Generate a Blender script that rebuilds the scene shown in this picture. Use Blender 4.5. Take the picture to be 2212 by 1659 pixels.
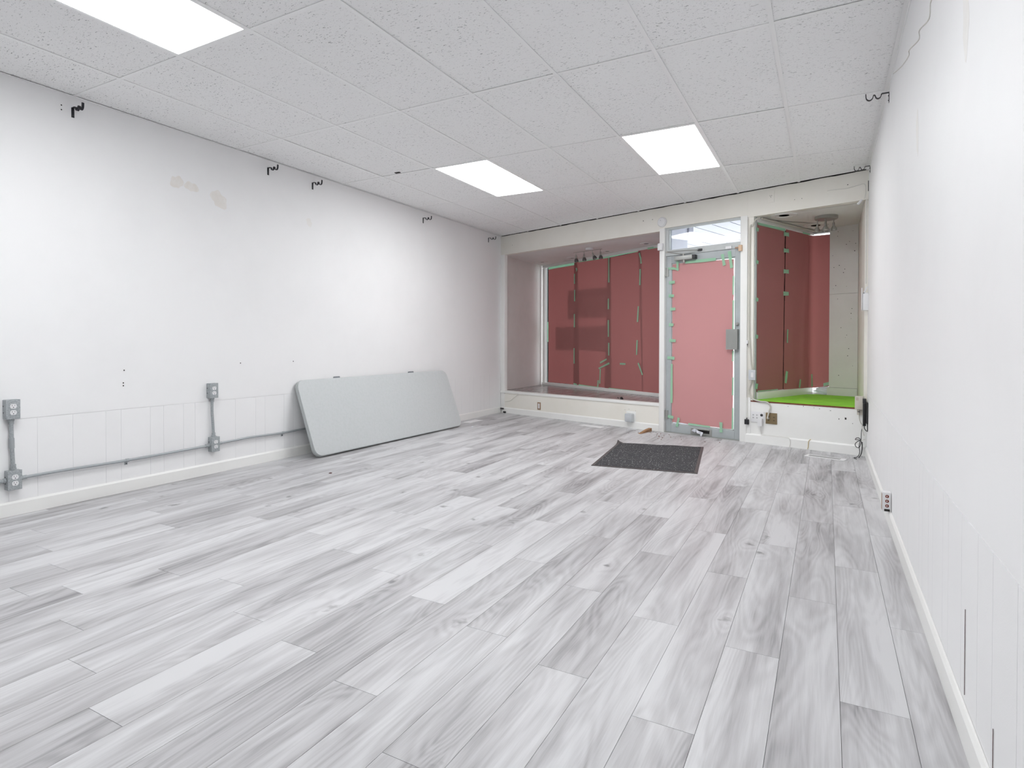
import bpy, bmesh, math, random
from mathutils import Matrix, Vector, noise
random.seed(7)
for o in list(bpy.data.objects): bpy.data.objects.remove(o)
SC = bpy.context.scene
COL = SC.collection
PI = math.pi

# ------------------------------------------------------------------ camera
cam_d = bpy.data.cameras.new('camera')
cam = bpy.data.objects.new('camera', cam_d); COL.objects.link(cam)
cam_d.sensor_fit = 'HORIZONTAL'; cam_d.sensor_width = 36.0
cam_d.lens = 1263.77/2212*36.0
cam_d.shift_y = -(829.5-756.23)/2212
cam_d.clip_start = .02
yaw, pit, rol = .493646, -.012322, .000981
fwd = Vector((-math.sin(yaw)*math.cos(pit), math.cos(yaw)*math.cos(pit), math.sin(pit)))
rgt = Vector((math.cos(yaw), math.sin(yaw), 0)); upv = rgt.cross(fwd)
r2 = rgt*math.cos(rol)+upv*math.sin(rol); u2 = upv*math.cos(rol)-rgt*math.sin(rol)
m = Matrix((r2, u2, -fwd)).transposed().to_4x4(); m.translation = Vector((.2626, -3.3203, 1.0823))
cam.matrix_world = m
SC.camera = cam

# ------------------------------------------------------------------ world, exposure
SC.view_settings.view_transform = 'Standard'
SC.view_settings.look = 'None'
SC.view_settings.gamma = 1.0
SC.view_settings.use_curve_mapping = False
SC.view_settings.exposure = 1.04
PANEL_STRENGTH = 7.0
SKY_STRENGTH = 1.7
w = bpy.data.worlds.new('overcast_sky'); SC.world = w; w.use_nodes = True
bg = w.node_tree.nodes['Background']
bg.inputs[0].default_value = (.93, .96, 1.0, 1); bg.inputs[1].default_value = SKY_STRENGTH

# ------------------------------------------------------------------ materials
def srgb(r, g, b):
    f = lambda c: (c/255/12.92) if c/255 <= .04045 else ((c/255+.055)/1.055)**2.4
    return (f(r), f(g), f(b), 1)
class NT:
    def __init__(s, name):
        s.m = bpy.data.materials.new(name); s.m.use_nodes = True
        s.t = s.m.node_tree; s.n = s.t.nodes; s.l = s.t.links
        s.b = s.n['Principled BSDF']; s.out = s.n['Material Output']
    def add(s, ty, **kw):
        n = s.n.new(ty)
        for k, v in kw.items(): setattr(n, k, v)
        return n
    def link(s, a, b): s.l.new(a, b)
    def math(s, op, a, b=None, clamp=False):
        n = s.add('ShaderNodeMath', operation=op, use_clamp=clamp)
        for i, v in enumerate((a, b)):
            if v is None: continue
            if hasattr(v, 'links'): s.link(v, n.inputs[i])
            else: n.inputs[i].default_value = v
        return n.outputs[0]
    def pos(s): return s.add('ShaderNodeNewGeometry').outputs['Position']
    def scaled(s, vec, sc, off=None):
        n = s.add('ShaderNodeMapping'); s.link(vec, n.inputs['Vector']); n.inputs['Scale'].default_value = sc
        if off is not None: s.link(off, n.inputs['Location'])
        return n.outputs[0]
    def noise(s, vec, scale, detail=2, rough=.5, dist=0):
        n = s.add('ShaderNodeTexNoise'); s.link(vec, n.inputs['Vector'])
        n.inputs['Scale'].default_value = scale; n.inputs['Detail'].default_value = detail
        n.inputs['Roughness'].default_value = rough; n.inputs['Distortion'].default_value = dist
        return n.outputs['Fac']
    def ramp(s, fac, stops, interp='LINEAR'):
        n = s.add('ShaderNodeValToRGB'); s.link(fac, n.inputs[0]); e = n.color_ramp.elements
        n.color_ramp.interpolation = interp
        while len(e) < len(stops): e.new(.5)
        for i, (p, c) in enumerate(stops): e[i].position = p; e[i].color = c
        return n.outputs[0]
    def mix(s, fac, a, b, bt='MIX'):
        n = s.add('ShaderNodeMix', data_type='RGBA', blend_type=bt)
        for i, v in ((0, fac), (6, a), (7, b)):
            if hasattr(v, 'links'): s.link(v, n.inputs[i])
            else: n.inputs[i].default_value = v
        return n.outputs[2]
    def bump(s, h, strength, dist=.002):
        n = s.add('ShaderNodeBump'); s.link(h, n.inputs['Height'])
        n.inputs['Strength'].default_value = strength; n.inputs['Distance'].default_value = dist
        s.link(n.outputs[0], s.b.inputs['Normal'])
    def color(s, c):
        if hasattr(c, 'links'): s.link(c, s.b.inputs['Base Color'])
        else: s.b.inputs['Base Color'].default_value = c
def g(v): return (v, v, v, 1)
def plain(name, c, rough=.5, metal=0, spec=.5):
    t = NT(name); t.color(c); t.b.inputs['Roughness'].default_value = rough
    t.b.inputs['Metallic'].default_value = metal; t.b.inputs['Specular IOR Level'].default_value = spec
    return t.m
def painted(name, c1, c2, rough=.5, scale=1.6, bump=.15):
    t = NT(name); p = t.pos()
    n = t.noise(p, scale, 4, .6); f = t.ramp(n, [(.42, g(0)), (.68, g(1))])
    t.color(t.mix(f, c1, c2)); t.b.inputs['Roughness'].default_value = rough
    t.bump(t.noise(p, 260, 2), bump, .0012)
    return t.m
M = {}
M['wall'] = painted('wall_paint_white', (.945, .945, .95, 1), (.92, .92, .925, 1), .55)
M['wains'] = painted('wainscot_paint_white', (.94, .94, .945, 1), (.915, .915, .92, 1), .5)
M['cream'] = painted('front_wall_paint_cream', (.91, .885, .82, 1), (.88, .85, .775, 1), .5, 2.5)
M['trimw'] = painted('trim_paint_white', (.94, .94, .92, 1), (.91, .91, .885, 1), .35, 3, .05)
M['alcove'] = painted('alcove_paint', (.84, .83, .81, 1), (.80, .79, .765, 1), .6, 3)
M['plaster_patch'] = painted('plaster_patch', (.86, .83, .79, 1), (.90, .88, .855, 1), .7, 14)
M['stain'] = painted('wall_stain', (.895, .88, .855, 1), (.915, .905, .89, 1), .6, 14)
# floor plank
def floor_mat(name, dark, mid, light, tint, rough):
    t = NT(name); p = t.pos()
    oi = t.add('ShaderNodeObjectInfo').outputs['Random']
    cv = t.add('ShaderNodeCombineXYZ')
    t.link(t.math('MULTIPLY', oi, 37.0), cv.inputs[0]); t.link(t.math('MULTIPLY', oi, 91.0), cv.inputs[1]); t.link(t.math('MULTIPLY', oi, 13.0), cv.inputs[2])
    va = t.add('ShaderNodeVectorMath', operation='ADD'); t.link(p, va.inputs[0]); t.link(cv.outputs[0], va.inputs[1]); q = va.outputs[0]
    broad = t.noise(t.scaled(q, (7, .9, 1)), 1.0, 3, .5, .6)
    streak = t.noise(t.scaled(q, (26, 1.3, 1)), 1.0, 4, .6, .8)
    fine = t.noise(t.scaled(q, (240, 9, 1)), 1.0, 3, .6)
    # knots, and cathedral grain as contour lines of a stretched field that bends round them
    vo = t.add('ShaderNodeTexVoronoi', feature='F1', voronoi_dimensions='2D'); t.link(t.scaled(q, (2.6, 2.2, 1)), vo.inputs['Vector']); vo.inputs['Scale'].default_value = 1.0; vo.inputs['Randomness'].default_value = 1
    sp = t.ramp(vo.outputs['Color'], [(.585, g(0)), (.60, g(1))])
    near = t.math('MULTIPLY', t.ramp(vo.outputs['Distance'], [(.0, g(1)), (.32, g(0))], 'EASE'), sp)
    fld = t.noise(t.scaled(q, (6, .75, 1)), 1.0, 1.5, .45, .5)
    fld = t.math('ADD', fld, t.math('MULTIPLY', near, .10))
    ring = t.math('SINE', t.math('MULTIPLY', fld, 105))
    ring = t.math('MULTIPLY', t.math('ADD', ring, 1), .5)
    v = t.math('ADD', t.math('MULTIPLY', broad, .62), t.math('MULTIPLY', streak, .24))
    v = t.math('ADD', v, t.math('MULTIPLY', fine, .12))
    v = t.math('ADD', v, t.math('MULTIPLY', ring, .05))
    v = t.math('ADD', v, t.math('MULTIPLY', t.math('SUBTRACT', oi, .5), .11))
    col = t.ramp(v, [(.33, dark), (.46, mid), (.62, light)])
    kn = t.noise(t.scaled(q, (22, 22, 1)), 1, 2)
    kd = t.math('ADD', vo.outputs['Distance'], t.math('MULTIPLY', t.math('SUBTRACT', kn, .5), .22))
    kf = t.ramp(kd, [(.0, g(1)), (.025, g(.6)), (.065, g(0))])
    kf = t.math('MULTIPLY', kf, sp)
    col = t.mix(t.math('MULTIPLY', kf, .75), col, tuple(c*.62 for c in dark[:3])+(1,))
    wn = t.noise(q, .9, 1)
    col = t.mix(t.ramp(wn, [(.4, g(0)), (.7, g(.5))]), col, tint, 'MULTIPLY')
    t.color(col); t.b.inputs['Roughness'].default_value = rough
    t.bump(fine, .12, .0006)
    return t.m
M['floor'] = floor_mat('grey_laminate', srgb(136, 134, 136), srgb(183, 182, 184), srgb(212, 212, 214), (.96, .95, .95, 1), .42)
M['ledge'] = floor_mat('ledge_laminate', srgb(112, 106, 106), srgb(146, 140, 140), srgb(176, 170, 170), (.95, .93, .93, 1), .22)
M['joint'] = plain('floor_joint', srgb(120, 118, 118), .8)
# ceiling tile
t = NT('fissured_ceiling_tile'); p = t.pos()
n1 = t.noise(t.scaled(p, (52, 150, 1)), 1, 1.5, .5, .7)
f1 = t.ramp(n1, [(.645, g(0)), (.70, g(1))])
n2 = t.noise(p, 190, 1); f2 = t.ramp(n2, [(.66, g(0)), (.74, g(.55))])
n3 = t.noise(t.scaled(p, (3, 3, 1)), 1, 2)
gate = t.ramp(n3, [(.3, g(.45)), (.6, g(1))])
ff = t.math('MULTIPLY', t.math('MAXIMUM', f1, f2), gate)
t.color(t.mix(ff, (.965, .965, .965, 1), (.40, .40, .41, 1))); t.b.inputs['Roughness'].default_value = .9
t.bump(t.math('SUBTRACT', 1.0, ff), .5, .003)
M['tile'] = t.m
M['tee'] = plain('ceiling_grid_white', (.97, .97, .97, 1), .4)
M['plenum'] = plain('plenum_dark', (.05, .05, .05, 1), .9)
t = NT('light_diffuser'); t.b.inputs['Emission Color'].default_value = (.975, .99, 1, 1); t.b.inputs['Emission Strength'].default_value = PANEL_STRENGTH
t.color((.9, .9, .9, 1)); M['panel'] = t.m
# paper
def paper(name, c1, c2, trans, mixf):
    t = NT(name); p = t.pos()
    n = t.noise(p, 300, 2); l = t.noise(t.scaled(p, (2, 2, 1.2)), 1, 2)
    col = t.mix(t.math('MULTIPLY', t.math('ADD', n, l), .5), c1, c2)
    d = t.add('ShaderNodeBsdfDiffuse'); t.link(col, d.inputs[0])
    tr = t.add('ShaderNodeBsdfTranslucent'); tr.inputs[0].default_value = trans
    mx = t.add('ShaderNodeMixShader'); mx.inputs[0].default_value = mixf
    t.link(d.outputs[0], mx.inputs[1]); t.link(tr.outputs[0], mx.inputs[2]); t.link(mx.outputs[0], t.out.inputs[0])
    t.n.remove(t.b); return t.m
M['paper_red'] = paper('red_rosin_paper', (.46, .215, .205, 1), (.39, .18, .17, 1), (.40, .12, .115, 1), .20)
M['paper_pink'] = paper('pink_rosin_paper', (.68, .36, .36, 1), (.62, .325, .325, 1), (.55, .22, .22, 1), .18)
M['tape'] = paper('green_masking_tape', (.45, .72, .52, 1), (.40, .67, .47, 1), (.42, .85, .60, 1), .22)
# glass: clear with fresnel reflection
t = NT('clear_glass'); fr = t.add('ShaderNodeFresnel'); fr.inputs[0].default_value = 1.45
tb = t.add('ShaderNodeBsdfTransparent'); tb.inputs[0].default_value = (.94, .96, .96, 1); gb = t.add('ShaderNodeBsdfGlossy'); gb.inputs['Roughness'].default_value = .01
mx = t.add('ShaderNodeMixShader'); t.link(fr.outputs[0], mx.inputs[0]); t.link(tb.outputs[0], mx.inputs[1]); t.link(gb.outputs[0], mx.inputs[2]); t.link(mx.outputs[0], t.out.inputs[0]); t.n.remove(t.b)
M['glass'] = t.m
M['door'] = painted('door_paint_grey', srgb(182, 188, 190), srgb(174, 181, 183), .4, 6, .05)
M['doorframe'] = painted('door_frame_paint_grey', srgb(203, 207, 207), srgb(196, 200, 200), .4, 6, .05)
M['alu'] = plain('brushed_aluminium', srgb(172, 173, 170), .38, .55)
M['steel'] = plain('galvanised_steel', srgb(172, 177, 180), .42, .25)
t = NT('galvanised_box'); p = t.pos(); n = t.noise(p, 130, 3, .7)
t.color(t.mix(t.ramp(n, [(.35, g(0)), (.65, g(1))]), srgb(152, 158, 161), srgb(184, 189, 191))); t.b.inputs['Metallic'].default_value = .2; t.b.inputs['Roughness'].default_value = .5; M['galv'] = t.m
M['nickel'] = plain('satin_nickel', srgb(166, 164, 159), .35, .55)
M['lampcup'] = plain('lamp_cup_dark', srgb(92, 90, 88), .4, .5)
M['darkmetal'] = plain('dark_metal', srgb(70, 70, 72), .45, .6)
M['black'] = plain('black_plastic', (.018, .018, .02, 1), .45)
M['bracket'] = plain('black_bracket_paint', (.014, .014, .02, 1), .35)
M['hole'] = plain('dark_hole', (.03, .028, .026, 1), .9)
M['white_pl'] = plain('white_plastic', (.84, .84, .85, 1), .35)
M['lens'] = plain('lamp_lens', (.9, .9, .9, 1), .25)
M['beige_pl'] = plain('beige_plastic', srgb(214, 208, 196), .45)
M['orange_wood'] = plain('bare_wood', srgb(222, 190, 160), .6)
M['brass'] = plain('brass_plate', srgb(140, 122, 92), .4, .4)
M['brownpl'] = plain('brown_frame', srgb(166, 138, 116), .5)
M['socket'] = plain('brown_socket', srgb(126, 62, 50), .5)
M['greypl'] = plain('translucent_grey_plastic', srgb(203, 207, 211), .25)
M['cablegrey'] = plain('painted_cable', srgb(206, 204, 194), .5)
M['wirew'] = plain('white_wire', srgb(222, 220, 214), .5)
M['wirey'] = plain('yellowed_wire', srgb(205, 180, 120), .5)
M['stringdark'] = plain('dark_crack', srgb(96, 70, 70), .8)
M['wood'] = painted('door_wedge_wood', srgb(170, 130, 92), srgb(140, 104, 74), .7, 30)
M['film'] = paper('white_plastic_film', (.85, .86, .88, 1), (.78, .79, .83, 1), (.9, .92, .95, 1), .4)
M['tissue'] = painted('crumpled_white_paper', srgb(228, 230, 236), srgb(210, 213, 221), .8, 20)
M['tablet'] = painted('grey_blow_moulded_plastic', srgb(206, 210, 211), srgb(201, 206, 206), .5, 40, .35)
M['tabledge'] = painted('grey_plastic_edge', srgb(186, 191, 191), srgb(182, 187, 186), .5, 40, .2)
M['tabtab'] = plain('table_bracket_grey', srgb(120, 125, 130), .5)
t = NT('mat_pile'); p = t.pos(); n = t.noise(p, 330, 2, .7); n2 = t.noise(p, 150, 1)
spk = t.ramp(t.noise(p, 95, 0), [(.74, g(0)), (.76, g(1))])
wv = t.add('ShaderNodeTexWave', wave_type='BANDS'); wv.inputs['Scale'].default_value = 28; t.link(t.scaled(p, (.97, -.2, 0)), wv.inputs['Vector'])
c = t.mix(t.ramp(n, [(.35, g(0)), (.7, g(1))]), srgb(46, 46, 50), srgb(92, 92, 95)); c = t.mix(t.math('MULTIPLY', wv.outputs['Fac'], .35), c, srgb(40, 40, 44)); c = t.mix(spk, c, srgb(200, 200, 200))
t.color(c); t.b.inputs['Roughness'].default_value = .95; t.bump(t.math('ADD', n, wv.outputs['Fac']), .7, .004); M['matpile'] = t.m
M['matrub'] = plain('mat_rubber', srgb(84, 80, 80), .55)
t = NT('artificial_turf'); p = t.pos(); n = t.noise(p, 230, 3, .7); n2 = t.noise(p, 7, 2)
c = t.mix(n, srgb(138, 218, 46), srgb(180, 246, 92)); c = t.mix(t.ramp(n2, [(.4, g(0)), (.75, g(.5))]), c, srgb(126, 206, 62)); t.color(c)
t.b.inputs['Roughness'].default_value = .9; t.bump(n, .8, .006); M['turf'] = t.m
M['brown'] = painted('brown_ledge_edge', srgb(112, 58, 40), srgb(134, 80, 60), .6, 25)
M['poster'] = paper('poster_paper', (.6, .6, .6, 1), (.55, .55, .55, 1), (.7, .7, .7, 1), .72)
M['porch'] = painted('porch_board_white', (.70, .71, .80, 1), (.66, .67, .77, 1), .4, 2, .02)
M['groove'] = plain('porch_groove', (.2, .22, .3, 1), .8)
M['concrete'] = painted('concrete', (.68, .67, .65, 1), (.6, .59, .57, 1), .9, 3)

# ------------------------------------------------------------------ frames
CEIL = 2.739; XL, XR = -4.214, .604; YB = -6.3
L2 = Vector((-4.2139, 4.6287)); U2 = Vector((.95896, -.28353)); N2 = Vector((.28353, .95896))
PHI = math.atan2(U2.y, U2.x)
def frame(x, y, ang, z=0): return Matrix.Translation((x, y, z)) @ Matrix.Rotation(ang, 4, 'Z')
I4 = Matrix.Identity(4)
FAC = frame(L2.x, L2.y, PHI)                                  # x = along the front wall, y = outwards
A2 = Vector((-4.15, 6.07)); TL2 = Vector((.876762, -.480924))
WL = frame(A2.x, A2.y, math.atan2(TL2.y, TL2.x))              # left display window
J2 = Vector((-.425, 3.56)); K2 = Vector((.10, 4.72)); TR2 = (K2-J2).normalized()
WR = frame(J2.x, J2.y, math.atan2(TR2.y, TR2.x))              # splayed side pane; y = towards vestibule
Q2 = Vector((.60, 4.60)); TF2 = (Q2-K2).normalized()
WF = frame(K2.x, K2.y, math.atan2(TF2.y, TF2.x))              # street pane
def fw(s, d): return L2+U2*s+N2*d
def yf(x): return 4.6287+(x+4.2139)*(-.295659)

# ------------------------------------------------------------------ mesh helpers
class MB:
    def __init__(s, F=I4): s.v = []; s.f = []; s.F = F
    def _add(s, vs, fs, F=None):
        F = s.F if F is None else F; o = len(s.v)
        s.v += [F @ Vector(v) for v in vs]; s.f += [tuple(i+o for i in f) for f in fs]; return s
    def box(s, a, b, F=None):
        x0, y0, z0 = (min(a[i], b[i]) for i in range(3)); x1, y1, z1 = (max(a[i], b[i]) for i in range(3))
        return s._add([(x0,y0,z0),(x1,y0,z0),(x1,y1,z0),(x0,y1,z0),(x0,y0,z1),(x1,y0,z1),(x1,y1,z1),(x0,y1,z1)],
                      [(0,3,2,1),(4,5,6,7),(0,1,5,4),(1,2,6,5),(2,3,7,6),(3,0,4,7)], F)
    def prism(s, poly, z0, z1, F=None):
        n = len(poly)
        ar = sum(poly[i][0]*poly[(i+1) % n][1]-poly[(i+1) % n][0]*poly[i][1] for i in range(n))
        if ar < 0: poly = poly[::-1]
        return s._add([(x, y, z0) for x, y in poly]+[(x, y, z1) for x, y in poly],
                      [tuple(range(n))[::-1], tuple(range(n, 2*n))]+[(i, (i+1) % n, n+(i+1) % n, n+i) for i in range(n)], F)
    def extr(s, poly, axis, a, b, F=None):
        # poly in the two other axes (cyclic order), extruded along axis
        R = {'x': Matrix(((0,0,1,0),(1,0,0,0),(0,1,0,0),(0,0,0,1))), 'y': Matrix(((0,1,0,0),(0,0,1,0),(1,0,0,0),(0,0,0,1)))}[axis]
        return s.prism(poly, a, b, (s.F if F is None else F) @ R)
    def tube(s, pts, r, n=10, F=None, cap=True):
        P = [Vector(p) for p in pts]; vs = []; fs = []; prev = None
        rr = r if isinstance(r, (list, tuple)) else [r]*len(P)
        for i, p in enumerate(P):
            d = ((P[min(i+1, len(P)-1)]-p).normalized() if i < len(P)-1 else Vector((0,0,0)))+((p-P[i-1]).normalized() if i else Vector((0,0,0)))
            d = d.normalized() if d.length > 1e-9 else Vector((0,0,1))
            a = (prev if prev is not None else (Vector((0,0,1)) if abs(d.z) < .9 else Vector((1,0,0))))
            a = (a-d*a.dot(d)); a = a.normalized() if a.length > 1e-6 else d.orthogonal().normalized(); prev = a; b = d.cross(a)
            for k in range(n): vs.append(p+(a*math.cos(2*PI*k/n)+b*math.sin(2*PI*k/n))*rr[i])
        for i in range(len(P)-1):
            for k in range(n): fs.append((i*n+k, i*n+(k+1) % n, (i+1)*n+(k+1) % n, (i+1)*n+k))
        if cap: fs += [tuple(range(n))[::-1], tuple(range((len(P)-1)*n, len(P)*n))]
        return s._add(vs, fs, F)
    def lathe(s, prof, n=24, F=None):
        # prof: (r, z) from bottom to top, about local z
        vs = []; fs = []
        for r, z in prof:
            for k in range(n): vs.append((r*math.cos(2*PI*k/n), r*math.sin(2*PI*k/n), z))
        for i in range(len(prof)-1):
            for k in range(n): fs.append((i*n+k, i*n+(k+1) % n, (i+1)*n+(k+1) % n, (i+1)*n+k))
        if prof[0][0] > 1e-5: fs.append(tuple(range(n))[::-1])
        if prof[-1][0] > 1e-5: fs.append(tuple(range((len(prof)-1)*n, len(prof)*n)))
        return s._add(vs, fs, F)
    def grid(s, fn, nu, nv, F=None):
        vs = [fn(i/nu, j/nv) for j in range(nv+1) for i in range(nu+1)]
        fs = [(j*(nu+1)+i, j*(nu+1)+i+1, (j+1)*(nu+1)+i+1, (j+1)*(nu+1)+i) for j in range(nv) for i in range(nu)]
        return s._add(vs, fs, F)
    def build(s, name, mat, parent=None, bevel=0, smooth=True, origin=None, kind=None, label=None, seg=2):
        me = bpy.data.meshes.new(name)
        if parent is not None: inv = parent['_m'] and WM[parent.name].inverted()
        elif origin is not None: inv = Matrix.Translation(-Vector(origin))
        else: inv = I4
        me.from_pydata([inv @ v for v in s.v], [], s.f)
        if bevel:
            bm = bmesh.new(); bm.from_mesh(me); bmesh.ops.remove_doubles(bm, verts=bm.verts, dist=1e-6)
            ed = [e for e in bm.edges if len(e.link_faces) == 2 and e.calc_face_angle(0) > .5]
            bmesh.ops.bevel(bm, geom=ed, offset=bevel, segments=seg, profile=.6, affect='EDGES', clamp_overlap=True)
            bm.to_mesh(me); bm.free()
        if smooth:
            me.polygons.foreach_set('use_smooth', [True]*len(me.polygons)); me.set_sharp_from_angle(angle=math.radians(32))
        me.materials.append(M[mat] if isinstance(mat, str) else mat); me.update()
        o = bpy.data.objects.new(name, me); COL.objects.link(o)
        if parent is not None: o.parent = parent
        elif origin is not None: o.location = origin
        WM[o.name] = (WM[parent.name] if parent is not None else (Matrix.Translation(origin) if origin is not None else I4))
        o['_m'] = 1
        if kind: o['kind'] = kind
        if label: o['label'] = label
        return o
WM = {}
def thing(name, label, cat, Fm=I4, group=None):
    o = bpy.data.objects.new(name, None); COL.objects.link(o); o.empty_display_size = .1
    o.matrix_world = Fm; WM[o.name] = Fm.copy(); o['_m'] = 1
    o['label'] = label; o['category'] = cat
    if group: o['group'] = group
    return o
def struct(name, loc=(0, 0, 0)):
    o = bpy.data.objects.new(name, None); COL.objects.link(o); o.location = loc
    WM[o.name] = Matrix.Translation(loc); o['_m'] = 1; o['kind'] = 'structure'; return o
def tag(o, label, cat, group=None):
    o['label'] = label; o['category'] = cat
    if group: o['group'] = group
    return o
def clip_y(poly, off):
    # keep the part of poly on the room side of the slanted front wall
    out = []; n = len(poly); fn = lambda p: yf(p[0])-off-p[1]
    for i in range(n):
        a, b = poly[i], poly[(i+1) % n]; fa, fb = fn(a), fn(b)
        if fa >= 0: out.append(a)
        if (fa > 0) != (fb > 0) and fa != fb:
            k = fa/(fa-fb); out.append((a[0]+(b[0]-a[0])*k, a[1]+(b[1]-a[1])*k))
    return out
def rrect(w, h, r, n=6):
    pts = []
    for cx, cy, a0 in ((w/2-r, h/2-r, 0), (-w/2+r, h/2-r, PI/2), (-w/2+r, -h/2+r, PI), (w/2-r, -h/2+r, 1.5*PI)):
        for k in range(n+1):
            a = a0+PI/2*k/n; pts.append((cx+r*math.cos(a), cy+r*math.sin(a)))
    return pts
def smooth_path(pts, n=6):
    P = [Vector(p) for p in pts]; out = []
    for i in range(len(P)-1):
        p0, p1, p2, p3 = P[max(i-1, 0)], P[i], P[i+1], P[min(i+2, len(P)-1)]
        for k in range(n):
            t_ = k/n; out.append(.5*((2*p1)+(p2-p0)*t_+(2*p0-5*p1+4*p2-p3)*t_*t_+(3*p1-p0-3*p2+p3)*t_**3))
    out.append(P[-1]); return out

# ================================================================== FLOOR
floor = struct('floor')
MB().prism([(XL-.05, YB), (XR+.05, YB), (XR+.05, yf(XR)+.3), (XL-.05, yf(XL)+.3)], -.06, -.0125).build('subfloor', 'joint', floor)
PW, PX0, PLN = .1782, -.052, 1.22
offs = {0: .09, 1: .655, 2: -.085, 3: -.685, -1: -.45, -2: .16, -3: -.335, -4: -.912, -5: -.225, -6: -.73, -7: -.113, -8: -.635, -9: .04,
        -10: -.57, -11: .15, -12: -.385, -13: .282, -14: -.45, -15: -.77, -16: .33, -17: -.665, -18: -.03, -19: -.57, -20: .10, -21: -.45, -22: -.99, -23: .4, -24: -.2}
for k in range(-24, 4):
    x0, x1 = max(PX0+k*PW, XL), min(PX0+(k+1)*PW, XR)
    if x1-x0 < .01: continue
    y = offs[k]-PLN*6
    while y < 5:
        a, b = max(y, YB), y+PLN
        if b > YB+.02:
            poly = clip_y([(x0+.0006, a+.0006), (x1-.0006, a+.0006), (x1-.0006, b-.0006), (x0+.0006, b-.0006)], .002)
            if len(poly) >= 3:
                cx, cy = poly[0]
                MB().prism(poly, -.012, 0).build('plank', 'floor', floor, smooth=False)
        y += PLN

# ================================================================== CEILING
ceil = struct('ceiling')
MB().box((XL-.15, YB-.1, CEIL+.12), (XR+.15, 4.8, CEIL+.2)).build('deck', 'plenum', ceil)
GX, GY = .6096, 1.2324
lights = {(-5, -2), (-5, 1), (-2, 1), (-2, -2)}
xs = [XL]+[i*GX for i in range(-6, 1)]+[XR]
ys = [YB]+[r*GY for r in range(-5, 4)]+[5.2]
for ci in range(len(xs)-1):
    for ri in range(len(ys)-1):
        i, r = ci-7, ri-6
        if (i, r) in lights: continue
        a, b, c, d = xs[ci]+.006, xs[ci+1]-.006, ys[ri]+.006, ys[ri+1]-.006
        poly = clip_y([(a, c), (b, c), (b, d), (a, d)], .012)
        if len(poly) < 3 or max(p[1] for p in poly)-min(p[1] for p in poly) < .03: continue
        lift = random.choice((.0003, .0006, .001, .0022))
        MB().prism(poly, CEIL+lift, CEIL+lift+.015).build('ceiling_tile', 'tile', ceil, smooth=False)
for i in range(-6, 1):
    x = i*GX; MB().prism(clip_y([(x-.012, YB), (x+.012, YB), (x+.012, 5.3), (x-.012, 5.3)], .004), CEIL-.004, CEIL-.0003).build('main_tee', 'tee', ceil, smooth=False)
for r in range(-5, 4):
    for ci in range(len(xs)-1):
        a, b = xs[ci]+.012, xs[ci+1]-.012; y = r*GY
        poly = clip_y([(a, y-.012), (b, y-.012), (b, y+.012), (a, y+.012)], .004)
        if len(poly) >= 3: MB().prism(poly, CEIL-.0035+random.uniform(0, .001), CEIL-.0001).build('cross_tee', 'tee', ceil, smooth=False)
for x0, x1, x2, x3 in ((XL, XL+.022, XL, XL+.003), (XR-.022, XR, XR-.003, XR)):
    b_ = MB(); b_.prism(clip_y([(x0, YB), (x1, YB), (x1, 5.3), (x0, 5.3)], .004), CEIL-.005, CEIL-.0042)
    if x1 == XR: b_.box((XR-.0025, YB, CEIL-.030), (XR, yf(XR)-.01, CEIL-.005))
    b_.build('wall_angle', 'tee', ceil, smooth=False)
MB().box((-3.455, 1.172, CEIL-.0045), (-3.40, 1.196, CEIL+.001)).build('tile_gap', 'hole', ceil, smooth=False)
# lay-in light panels
LAB = {(-5, -2): 'bright lay-in ceiling light panel nearest the camera, cut by the top edge', (-5, 1): 'bright lay-in ceiling light panel on the left of the far pair',
       (-2, 1): 'bright lay-in ceiling light panel nearest the door, on the right', (-2, -2): 'unseen ceiling light panel added above the camera, right row, to light the near end'}  # panel above the camera is out of view, added to light the near end
for (i, r), lab in LAB.items():
    x0, x1, y0, y1 = i*GX, (i+1)*GX, r*GY, (r+1)*GY
    t_ = thing('ceiling_light', lab, 'light', Matrix.Translation(((x0+x1)/2, (y0+y1)/2, CEIL)), 'lay-in ceiling light panels')
    f = MB()
    for p0, p1 in (((x0+.012, y0+.012), (x1-.012, y0+.022)), ((x0+.012, y1-.022), (x1-.012, y1-.012)), ((x0+.012, y0+.022), (x0+.022, y1-.022)), ((x1-.022, y0+.022), (x1-.012, y1-.022))):
        f.box((*p0, CEIL-.003), (*p1, CEIL+.02))
    f.build('frame', 'tee', t_, smooth=False)
    MB().box((x0+.022, y0+.022, CEIL+.001), (x1-.022, y1-.022, CEIL+.006)).build('diffuser', 'panel', t_, smooth=False)

# ================================================================== SIDE WALLS
GR = [-1.607, -1.455, -1.253, -1.048, -.947, -.74, -.639, -.482, -.385, -.021, .183, .281, .491, .599]
pat = [.2, .1, .16, .21, .1, .2, .1, .16]
gl = list(GR); y = GR[0]; k = 0
while y > YB: y -= pat[k % 8]; gl.insert(0, y); k += 1
y = GR[-1]; k = 0
while y < 4.45: y += pat[k % 8]; gl.append(y); k += 1
def side_wall(name, x, sgn, yend):
    w_ = struct(name)
    MB().box((x-sgn*.003, YB, -.06), (x-sgn*.12, yend+1.6, CEIL+.12)).build('wall_core', 'wains', w_, smooth=False)
    MB().box((x, YB, .602), (x-sgn*.0029, yend, CEIL+.11)).build('upper_wall', 'wall', w_, smooth=False)
    for a, b in zip(gl[:-1], gl[1:]):
        b = min(b, yend)
        if b-a < .02: continue
        MB().box((x-sgn*.0008, a+.0007, .0), (x-sgn*.0029, b-.0007, .5975)).build('wainscot_board', 'wains', w_, smooth=False)
    return w_
wl = side_wall('wall_left', XL, 1, 4.63)
wr = side_wall('wall_right', XR, -1, 3.205)
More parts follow.
